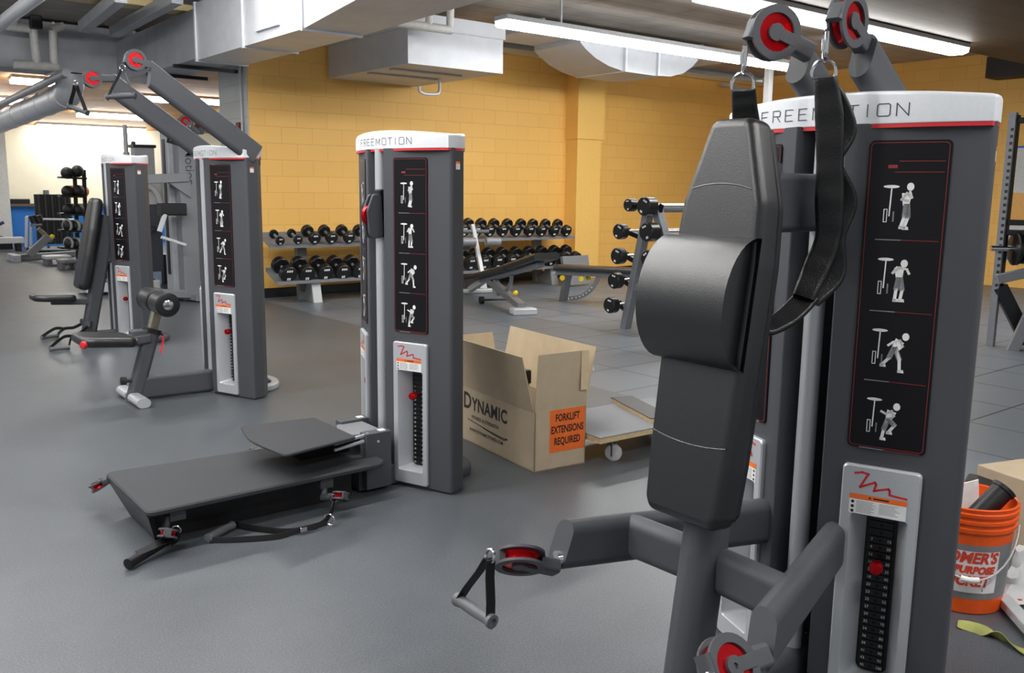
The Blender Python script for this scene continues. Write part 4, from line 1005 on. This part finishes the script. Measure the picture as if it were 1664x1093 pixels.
g = G(); g.ext([(.262, 0), (.31, 0), (.31, .2), (.262, .2)], (0, -.0135, bh+.085), X3, Z3, Y3, -.0035, -.003); obj('tape_strip', g, mat('tape', (212, 190, 156), .25), t)
t = thing('curled_part', 'dark metal part standing up inside the open cardboard box', 'part', (2.80, 3.42, 0.012))
g = G(); g.tube([(0, 0, 0), (0, -.01, .40)], .022, 12); g.box((0, -.01, .43), (.05, .05, .07), None, .01); obj('tube', g, M['blackmetal'], t)
t = thing('dolly', 'flat wooden dolly with dark carpeted top on castors behind the cardboard box', 'dolly', (3.06, 3.10, 0), None, math.radians(-3))
g = G(); g.box((.40, .25, .135), (.84, .50, .028)); bd = obj('board', g, M['plywood'], t)
g = G(); g.box((.40, .25, .1515), (.845, .505, .005)); obj('top_sheet', g, mat('grey_carpet', (150, 152, 156), .9, 0, .15, 200), t)
for x, y in ((.115, .05), (.7, .05), (.11, .42), (.7, .42)):
    g = G(); g.lathe((x-.010, y-.008, .044), (.8, .6, 0), [(.012, 0), (.036, .001), (.044, .005), (.044, .021), (.036, .025), (.012, .026)], 24); cw = obj('castor', g, mat('clear_grey_wheel', (176, 176, 176), .25), t)
    g = G(); g.box((x-.016, y+.012, .07), (.003, .04, .09)); g.box((x+.016, y+.012, .075), (.003, .04, .09)); g.box((x, y+.012, .1185), (.07, .07, .005)); obj('fork', g, M['chrome'], cw)
t = thing('plywood_offcut', 'strip of dark-topped plywood lying on the wooden dolly', 'board', (3.60, 3.36, .1545), None, math.radians(-110))
g = G(); g.box((0, 0, .012), (.5, .13, .024)); obj('strip', g, M['plywood'], t)
g = G(); g.box((0, 0, .026), (.505, .135, .004)); obj('top_sheet', g, M['black'], t)
for i, (x, y, lab) in enumerate(((915, 565, 'white foam chip on the floor tiles just behind the raised box flap'), (961, 603, 'white foam chip on the floor tiles right of the raised box flap'))):
    p = Zp(x, y); g = G(); g.loft([[(-.03, -.01, 0), (.03, -.01, 0), (.02, .015, 0)], [(-.004, -.004, .05), (.004, -.004, .05), (.0, .003, .05)]]); tag(obj('foam_chip', g, M['foam'], None, p), lab, 'litter')

# bucket
t = thing('bucket', 'orange plastic bucket with a grey printed band, holding a black tube', 'bucket', (3.03, 1.305, 0))
g = G(); g.lathe((0, 0, 0), Z3, [(.128, 0), (.132, .004), (.146, .285), (.152, .287), (.153, .30), (.149, .302), (.149, .315), (.155, .317), (.155, .327), (.150, .329), (.150, .340), (.156, .342), (.157, .352), (.152, .355), (.155, .368), (.150, .371), (.146, .368), (.128, .01), (0, .008)], 48, True); obj('shell', g, M['orangeplastic'], t)
g = G(); rr_ = lambda z: .1326+(z/.285)*.0138
g.lathe((0, 0, 0), Z3, [(rr_(.055), .055), (rr_(.245), .245)], 48, False); bd = obj('grey_band', g, mat('grey_band', (128, 126, 128), .5), t)
A0 = math.atan2(-1.305, -3.03)+.12      # side turned to the viewer
def cyl(u, v, d=.0012): a = A0+u/.14; r = rr_(v)+d; return Vector((r*math.cos(a), r*math.sin(a), v))
g = G(); w_ = .1
pl = [(-w_, .075), (w_*.96, .088), (w_*1.02, .15), (w_*1.08, .222), (0, .226), (-w_, .228)]
for k in range(12):
    u0, u1 = -w_+2*w_*k/12, -w_+2*w_*(k+1)/12
    g.flat([(u0, .078), (u1, .078), (u1, .224), (u0, .224)], cyl)
g.mi = 1
for s, v0, sz, ux in (("HOMER'S", .200, .052, .0), ('ALL-PURPOSE', .158, .034, -.005), ('BUCKET', .118, .048, -.005)):
    put_text(g, text2d(s, sz, .0022, .88), lambda u, v: cyl(ux+u+v*.18, v0+v, .0022))
g.mi = 2; g.flat([(-.06, .086), (.055, .086), (.055, .092), (-.06, .092)], lambda u, v: cyl(u, v, .0022))
obj('printed_label', g, [mat('pale_label', (232, 226, 228), .5), mat('red_label_print', (216, 66, 40), .5), M['black']], bd)
g = G(); hp = []
a0 = A0+1.35
for k in range(17):
    f_ = k/16; a = A0-1.25+2.6*f_; r = .158+.012*math.sin(PI*f_); z = .30-.165*math.sin(PI*f_)
    hp.append((r*math.cos(a), r*math.sin(a), z))
g.tube(hp, .003, 8); hb = obj('wire_handle', g, M['lightgrey'], t)
g = G(); g.tube(hp[7:10], .010, 10); obj('hand_grip', g, M['white'], hb)
d = Vector((.42, -.05, .55)).normalized()
tag(obj('black_tube', (lambda g: (g.lathe((0, 0, 0), (_R*.62+_U*.62).normalized(), [(.034, 0), (.036, .002), (.036, .215), (.041, .217), (.041, .23), (.035, .23), (.033, .1), (0, .1)], 24), g)[1])(G()), M['black'], None, (2.96, 1.30, .24)), 'black plastic tube sticking out of the orange bucket', 'tube')
g = G(); g.loft([[Vector(p) for p in ((0, 0, 0), (.16, -.03, 0), (.15, -.01, .2), (.0, .03, .19))], [Vector(p)+Vector((.004, .004, 0)) for p in ((0, 0, 0), (.16, -.03, 0), (.15, -.01, .2), (.0, .03, .19))]])
tag(obj('paper_sheet', g, M['white'], None, (2.98, 1.33, .20)), 'white paper standing in the orange bucket behind the black tube', 'paper')
# clutter by the right edge
cp_ = Zp(1666, 930)
t = thing('cardboard_carton', 'tall brown carton cut off by the right edge behind the bucket', 'box', cp_, None, -.3)
g = G(); g.box((.2, .1, .17), (.4, .3, .34), None, .004); obj('carton_body', g, M['card'], t)
g = G(); g.loft([[Vector(p) for p in ((0, -.05, .34), (.4, -.05, .34), (.42, -.10, .52), (-.02, -.10, .52))], [Vector(p)+Vector((0, .005, 0)) for p in ((0, -.05, .34), (.4, -.05, .34), (.42, -.10, .52), (-.02, -.10, .52))]]); obj('flap', g, M['cardin'], t)
g = G(); g.box((0, 0, .15), (.14, .12, .30), Matrix.Rotation(.3, 3, 'Z'), .01); tag(obj('black_block', g, M['black'], None, (cp_.x+.02, cp_.y+.19, 0)), 'black block standing behind the bucket beside the carton', 'block')
g = G()
n_ = 18; random.seed(3); rings = []
for k in range(7):
    z = .002+.028*k; rings.append([Vector(((.07-.007*k)*math.cos(2*PI*i/n_)*(1+random.uniform(-.22, .22))*1.5, (.07-.007*k)*math.sin(2*PI*i/n_)*(1+random.uniform(-.22, .22)), z+random.uniform(0, .012))) for i in range(n_)])
g.loft(rings); tag(obj('plastic_bag', g, M['bag'], None, Zp(1656, 968)), 'crumpled clear plastic bag on the floor right of the bucket', 'bag')
t = thing('orange_leaflet', 'orange leaflet with a white patch on the floor right of the bucket', 'paper', Zp(1630, 968)+Vector((0, 0, .001)), None, .5)
g = G(); g.box((0, 0, .012), (.13, .10, .024), None, .002); obj('cover', g, M['orangeplastic'], t); g = G(); g.box((-.02, .0, .0248), (.08, .05, .001)); obj('patch', g, M['white'], t)
p0, p1 = Zp(1612, 962, .02), Zp(1690, 1042, .02)
g = G(); g.bar(p0+Vector((.02, 0, .005)), p1+Vector((.0, 0, .005)), .045, .03, .004); tag(obj('white_rail', g, M['lightgrey']), 'white metal rail on the floor at the right edge in front of the bag', 'rail')
g = G(); pts = [Zp(x, y, .006) for x, y in ((1556, 1013), (1585, 1020), (1615, 1032), (1645, 1046), (1700, 1075))]
cv = bez(pts, 6); g.sweep(cv, rrect(.05, .003, .001, 2), [Vector((.5+.3*math.sin(i*.35), .8, .28*math.sin(i*.3))) for i in range(len(cv))]); tag(obj('green_strap', g, M['green']), 'yellow-green webbing strap twisted on the floor below the bucket', 'strap')

# ================================================================ POWER RACK AT THE RIGHT EDGE
pb = _C+ray(1611, 545)*8.2; px_, py_ = pb.x, pb.y
t = thing('power_rack', 'grey power rack with a numbered hole column, cut off by the right edge', 'rack', (px_, py_, 0))
g = G(); g.box((0, 0, 1.045), (.05, .06, 2.09)); g.mi = 1
for k in range(24): g.flat([(0, 0), (.026, 0), (.026, .026), (0, .026)], lambda u, v, k=k: Vector((-.0256, -.024+u, .55+.06*k+v)))
ur = obj('upright', g, [M['rackgrey'], M['black']], t)
g = G(); g.box((.03, -.034, 1.25), (.05, .008, 1.64)); obj('guard_strip', g, M['blackmetal'], ur)
rv = Vector((.55, -.84, 0))
for z, nm, m_ in ((2.02, 'top_bar', M['blackmetal']), (1.04, 'spotter_arm', M['blackmetal']), (1.13, 'hook', M['blackmetal'])):
    g = G(); g.bar((0, -.04, z), Vector((0, -.04, z))+rv*(1.2 if z > 1.9 else .5), .05, .05, .006); obj(nm, g, m_, t)
g = G(); g.bar((-.05, -.02, .62), Vector((0, 0, .78))+rv*.55, .08, .085, .006); obj('bench_rail', g, M['rackgrey'], t)
g = G(); g.bar((.02, -.02, .55), Vector((.05, 0, .05))+rv*.28, .08, .12, .006); obj('diagonal_brace', g, M['blackmetal'], t)
p = Zp(1646, 568)-Vector((px_, py_, 0)); g = G(); g.bar(p, p+Vector((.10, -.18, .68)), .09, .09, .006, n0=Z3); obj('leg', g, M['rackgrey'], t)
c = _C+ray(1652, 404)*8.0
t = thing('barbell', 'loaded barbell with black plates at the right edge', 'barbell', c)
ax = Vector((.70, -.71, 0)); 
g = G(); g.lathe(-ax*.22, ax, [(.025, 0), (.025, .5)], 16); obj('sleeve', g, M['chrome'], t)
for o_, r in ((-.03, .15), (.03, .135), (.085, .14)):
    g = G(); g.lathe(ax*o_, ax, [(.03, 0), (r*.9, 0), (r, .008), (r, .035), (r*.92, .042), (r*.85, .034), (r*.4, .034), (.04, .042), (.03, .042)], 32); obj('plate', g, M['urethane'], t)
t = thing('wall_banner', 'blue-edged pale panel with an orange patch on the right wall', 'banner', (WX1-.02, 5.52, 1.25))
g = G(); g.box((0, 0, 0), (.03, 1.0, 1.66)); obj('blue_border', g, M['bluepaint'], t)
g = G(); g.box((-.018, -.0, 0.02), (.012, .86, 1.56)); obj('panel', g, mat('pale_panel', (206, 208, 206), .3), t)
g = G(); g.box((-.026, .13, -.05), (.006, .56, .40)); obj('orange_patch', g, mat('amber_patch', (232, 176, 96), .4), t)

# ================================================================ FAR ROOM
f0 = Zp(315, 488)
t = thing('functional_trainer', 'tall grey cable column with vertical lettering, left of the seat machine', 'gym machine', f0); fl = f0.copy()
g = G(); g.box((0, .10, 1.02), (.20, .20, 2.04), None, .012); obj('column', g, M['rackgrey'], t)
g = G(); g.box((-.06, .33, 1.0), (.2, .26, 2.0), None, .012); c2 = obj('column', g, M['galvdark'], t)
g = G(); g.box((-.165, .33, 1.1), (.01, .08, 1.6)); obj('slot', g, M['black'], c2)
g = G(); put_text(g, text2d('FreeMotion', .15, .001), lambda u, v: Vector((.02+v, -.0015, 1.72-u))); obj('lettering', g, M['ink'], t)
lcp = lambda x, y, off=.1: Yp(x, y, fl.y+off)-fl
g = G(); a, b_ = lcp(305, 288, 0), lcp(236, 291, 0); g.bar(a, b_, .1, .105, .01); obj('crossarm', g, M['rackgrey'], t)
g = G(); g.ext([(0, 0), (.26, 0), (.26, -.18)], lcp(272, 296, 0), X3, Z3, Y3, -.03, .03); obj('gusset', g, M['rackgrey'], t)
g = G(); g.bar(lcp(325, 478, -.05), lcp(262, 476, -.05), .12, .09, .01); g.bar(lcp(325, 484, -.2), lcp(236, 470, .9), .1, .07, .01); obj('base_frame', g, M['rackgrey'], t)
g = G(); g.bar(lcp(258, 340, -.1), lcp(300, 340, -.1), .15, .14, .02); obj('carriage', g, M['black'], t)
g = G(); g.bar(lcp(268, 348, -.15), lcp(259, 376, -.15), .05, .05, .01); g.bar(lcp(262, 385, -.15), lcp(302, 398, -.15), .035, .035, .01); obj('swing_arm', g, M['lightgrey'], t)
pulley(t, lcp(302, 197, -.25), (.5, .85, .1), .06, lcp(318, 205, -.1), .04)
pulley(t, lcp(326, 202, -.1), (.5, .85, .1), .05, lcp(330, 212, .0), .04)
top = fl+lcp(274, 193, -.3); cable_handle('black handle hanging from the grey lettered cable column, the left of its two', top, top+Vector((.02, -.02, -.26)), (.3, -.9, -.2), .16, None, M['black'])
top = fl+lcp(307, 206, -.35); cable_handle('black handle hanging from the grey lettered cable column, the right of its two', top, top+Vector((.02, -.02, -.17)), (.9, -.4, -.2), .26, None, M['black'])

h0 = Zp(252, 462)
t = thing('selector_machine', 'dark weight machine with pale curved top cover behind the farthest cable machine', 'gym machine', h0); hl = h0.copy()
lh = lambda x, y, off=0.0: Yp(x, y, hl.y+off)-hl
g = G(); c = lh(250, 400); g.box((c.x-.03, .15, .55), (.32, .3, 1.1), None, .03); obj('shroud', g, mat('dark_blue_grey_panel', (66, 72, 84), .45), t)
g = G(); c = lh(252, 325); g.box((c.x, .12, c.z), (.30, .2, .55), None, .08); obj('cover', g, M['lightgrey'], t)
g = G(); c = lh(240, 270); g.box((c.x, .2, c.z), (.26, .2, .5), None, .01); obj('tower_top', g, M['galvdark'], t); 
g = G(); g.box((c.x, .2, c.z+.27), (.3, .24, .04)); obj('dark_cap', g, M['black'], t)
g = G(); g.sweep(bez([lh(232, 300, -.1), lh(248, 306, -.1), (lh(258, 320, -.1)), lh(263, 338, -.1)], 6), rrect(.06, .07, .02, 3), Y3); obj('curved_arm', g, M['lightgrey'], t)
g = G(); c = lh(249, 452, -.02); g.box((c.x, -.02, c.z), (.22, .02, .18)); obj('plaque', g, mat('blue_plaque', (150, 164, 190), .5), t)
g = G(); c = lh(285, 452, .3); g.box((c.x-.15, .3, .2), (.25, .4, .4), None, .02); obj('black_base', g, M['black'], t)
d0 = Zp(228, 440); 
g = G(); g.ball(lh(226, 358, -.1), .09); g.bar(lh(226, 358, -.1), lh(240, 352, .1), .05, .05, .01); obj('round_pad', g, M['rackgrey'], t)
hp_ = lambda x, y: lh(x, y, -.6)
g = G(); g.bar(lh(250, 372, 0), hp_(236, 374), .06, .06, .01); g.sweep([hp_(232, 372), hp_(229, 392), hp_(222, 417)], rrect(.03, .006, .002, 2), X3); g.sweep([hp_(238, 378), hp_(232, 386), hp_(226, 396)], rrect(.05, .05, .02, 2), X3); obj('pull_strap', g, M['webbing'], t)
a, b_ = hp_(218, 420), hp_(243, 424); g = G(); g.lathe(a, b_-a, [(.012, 0), (.024, .004), (.02, .04), (.02, (b_-a).length-.04), (.024, (b_-a).length)], 14); obj('pull_grip', g, M['rubbergrip'], t)
# tall thin post and pulley cable seen over the farthest tower
p = Yp(206, 262, 13.5); q = Yp(206, 203, 13.5); t = thing('pole_stand', 'thin pale pole with a short black hose rising behind the farthest cable tower', 'stand', (p.x, p.y, 0))
g = G(); g.lathe((0, 0, 0), Z3, [(.2, 0), (.2, .03), (.045, .04), (.045, p.z+.12), (.03, p.z+.13), (.03, q.z)], 14); obj('pole', g, M['lightgrey'], t)
g = G(); g.tube(bez([Yp(x, y, 13.5)-t.location for x, y in ((217, 230), (216, 242), (220, 254), (222, 270), (208, 276))], 5), .03, 8); obj('hose', g, M['black'], t)

# medicine ball rack
mb = Zp(124, 424); MY = mb.y
t = thing('ball_rack', 'dark green-black ball rack in front of the far cream wall', 'rack', mb); ml = mb.copy()
lm = lambda x, y, off=0.0: Yp(x, y, MY+off)-ml
for x0, x1 in ((121, 127), (136, 142)):
    a = lm(x0, 276); b_ = lm(x1, 424); b_.z = 0; g = G(); g.bar(b_, a, .06, .06, .006, up=X3); obj('post', g, mat('dark_green_paint', (24, 38, 36), .5), t)
for y in (288, 318, 347, 374, 402):
    g = G(); a, b_ = lm(96, y, -.1), lm(138, y+2, -.1); g.bar(a, b_, .3, .03, .004); obj('tray', g, M['blackmetal'], t)
bm_ = dict(k=mat('black_ball', (34, 35, 38), .5), o=mat('orange_ball', (236, 140, 30), .5), g=mat('pale_ball', (170, 175, 178), .5))
rows = [(109, 281, 'k', 'black'), (126, 278, 'k', 'black'), (110, 311, 'k', 'black'), (127, 310, 'k', 'black'), (112, 340, 'k', 'dark grey'), (127, 341, 'k', 'dark grey'), (112, 366, 'g', 'black and grey'), (125, 367, 'g', 'black and grey'), (114, 395, 'g', 'black and grey'), (127, 396, 'g', 'black and grey')]
tn = ['top', 'second', 'third', 'fourth', 'lowest']
for i, (x, y, k, cn) in enumerate(rows):
    p = Yp(x, y, MY-.12); tt = thing('medicine_ball', '%s medicine ball, %s on the %s shelf of the ball rack' % (cn, ('left', 'right')[i % 2], tn[i//2]), 'ball', p, 'medicine balls on the ball rack')
    g = G(); g.ball((0, 0, 0), .104); obj('ball', g, bm_['k'], tt)
    if k == 'g': g = G(); g.ring((-.03, -.02, 0), (.9, .5, 0), .098, .022, 24, 8); obj('grey_band', g, bm_['g'], tt)
for x, lab in ((116, 'left'), (134, 'right')):
    p = Yp(x, 311, MY+.1); g = G(); g.ball((0, 0, 0), .11); tag(obj('medicine_ball', g, bm_['o'], None, p), 'orange medicine ball half hidden behind a black one, %s of the two' % lab, 'ball', 'orange medicine balls')
# foam rollers on a cart
rc = Zp(62, 408); RY = rc.y
t = thing('roller_cart', 'silver-framed cart on castors carrying tall black rolls', 'cart', rc); rl_ = rc.copy()
lr = lambda x, y, off=0.0: Yp(x, y, RY+off)-rl_
g = G(); a, b_ = lr(44, 404), lr(120, 403); g.bar(a, b_, .6, .04, .005); obj('base_tray', g, M['silver'], t)
for x in (43, 51):
    g = G(); a = lr(x, 408, -.3 if x == 43 else .2); a.z = .1; b_ = lr(x, 352, -.3 if x == 43 else .2); g.tube([a, b_], .028, 10); obj('post', g, M['silver'], t)
g = G(); g.tube([lr(44, 352, -.3), lr(51, 354, .2)], .025, 8); g.tube([lr(70, 356, -.3), lr(122, 357, -.3)], .022, 8); obj('handrail', g, M['silver'], t)
for x in (44, 78, 104):
    g = G(); a = lr(x, 409, -.2); g.lathe((a.x, a.y, .06), X3, [(.03, 0), (.06, .005), (.06, .035), (.03, .04)], 14); obj('castor', g, M['black'], t)
for i, x in enumerate((67, 78, 89, 100, 110)):
    p = Yp(x, 370, RY+.05); z0 = .14; h_ = 1.0 if i < 4 else .95
    g = G(); g.lathe((0, 0, 0), Z3, [(.06, 0), (.095, .0), (.095, h_), (.06, h_), (.055, h_-.05)], 20)
    tag(obj('foam_roll', g, M['urethane'], None, (p.x, p.y, z0)), 'tall black roll on the silver cart, %s from the left' % ORD[i], 'roll', 'black rolls on the cart')
# leg-lift bench in front of the cart
lb = Zp(30, 424); LY = lb.y
t = thing('back_extension', 'pale grey bench with an inclined post and yellow knob, far left', 'bench', lb); ll = lb.copy()
le = lambda x, y, off=0.0: Yp(x, y, LY+off)-ll
g = G(); a = le(24, 419); b_ = le(122, 412, .6); a.z = b_.z = .06; g.bar(a, b_, .12, .1, .01); obj('base_beam', g, M['rackgrey'], t)
g = G(); c = le(23, 421); g.box((c.x, 0, .06), (.12, .6, .12), None, .01); obj('foot', g, M['galvdark'], t)
g = G(); g.bar(le(47, 414), le(79, 384), .11, .13, .01); obj('inclined_post', g, M['rackgrey'], t)
g = G(); g.bar(le(62, 371), le(84, 392), .07, .07, .01); obj('slide_tube', g, M['yellowchrome'], t)
g = G(); g.lathe(le(84, 384), (0, -1, 0), [(.02, 0), (.04, .02), (.04, .05), (0, .06)], 12); obj('yellow_knob', g, M['yellow'], t)
for dx in (0, 9):
    g = G(); a, b_ = le(52+dx, 350, -.1), le(56+dx, 357, -.1); g.bar(a, b_+Vector((.0, 0, -.05)), .12, .12, .05); obj('roller_pad', g, M['black'], t)
g = G(); g.bar(le(50, 366, -.1), le(68, 364, -.1), .05, .05, .015); obj('grip_bar', g, M['chrome'], t)
# step platforms and other far equipment
for i, (x0, y0, x1, lab, m_) in enumerate(((78, 430, 112, 'pale step board on the floor before the ball rack, the left one', 'lightgrey'), (102, 437, 122, 'grey step board on the floor before the ball rack, the right one', 'rackgrey'), (160, 430, 178, 'dark step board seen between the far pad and its tower', 'galvdark'))):
    p, q = Zp(x0, y0), Zp(x1, y0+1); tt = thing('step_board', lab, 'step', (p+q)/2); L = (q-p).length
    g = G(); g.box((0, .1, .13), (L, .4, .06), None, .025); obj('top', g, M[m_], tt); 
    for s in (-1, 1):
        g = G(); g.box((s*L*.36, .1, .05), (L*.2, .36, .1), None, .01); obj('foot', g, M['rubbergrip'], tt)
p, q = Zp(150, 478), Zp(178, 492); tt = thing('treadmill', 'low pale treadmill deck seen behind the upright of the farthest machine', 'treadmill', p)
g = G(); g.box((.35, .1, .09), (.9, .5, .12), None, .02); obj('deck', g, M['lightgrey'], tt); g = G(); g.box((.35, .1, .155), (.8, .38, .012)); obj('belt', g, M['black'], tt)
p = Zp(12, 408); tt = thing('flat_bench', 'pale low bench cut off by the left edge', 'bench', p)
g = G(); g.box((-.3, 0, .22), (1.2, .3, .12), None, .02); obj('top', g, M['lightgrey'], tt)
for x in (.2, -.6):
    g = G(); g.box((x, 0, .08), (.08, .26, .16)); obj('leg', g, M['black'], tt)
p = Yp(0, 392, 21.2); p.z = 0; tt = thing('exercise_rack', 'dark low rack with blue-black crossed bars at the left edge', 'rack', p)
g = G(); g.bar((-.8, 0, .5), (.3, 0, .15), .06, .06, .01); g.bar((-.7, .02, .15), (.1, .02, .55), .06, .06, .01); obj('crossed_bars', g, mat('navy_paint', (30, 44, 80), .5), tt)
g = G(); g.box((-.3, 0, .06), (1.0, .4, .12), None, .01); obj('base', g, M['black'], tt)
for i, (x0, x1, y0, y1, lab) in enumerate(((0, 47, 316, 322, 'flat dark case lying on the brown ledge at the far left'),)):
    a, b_ = Yp(x0-8, y1, FARY-.1), Yp(x1, y0, FARY-.1); g = G(); g.box(((a.x+b_.x)/2, FARY-.11, .92+.05), (b_.x-a.x, .15, .1), None, .02); tag(obj('flat_case', g, M['black']), lab, 'case')
p = Yp(75, 314, FARY-.1); g = G(); g.lathe((p.x, FARY-.1, .921), Z3, [(.06, 0), (.06, .29), (0, .29)], 16); tag(obj('black_canister', g, M['rubbergrip']), 'black cylinder standing on the brown ledge', 'canister')
p = Yp(163, 372, 13); t = thing('weight_stand', 'small stand with a grey weight and an orange ball on top, behind the far pad', 'stand', (p.x, p.y, 0))
g = G(); g.box((0, 0, (p.z-.06)/2), (.12, .12, p.z-.06), None, .01); obj('post', g, M['black'], t)
g = G(); g.ball((0, 0, p.z), .075, (1, 1, .8)); obj('weight', g, M['galvdark'], t)
g = G(); g.ball((.04, 0, p.z+.12), .08); obj('top_ball', g, M['orangeplastic'], t)
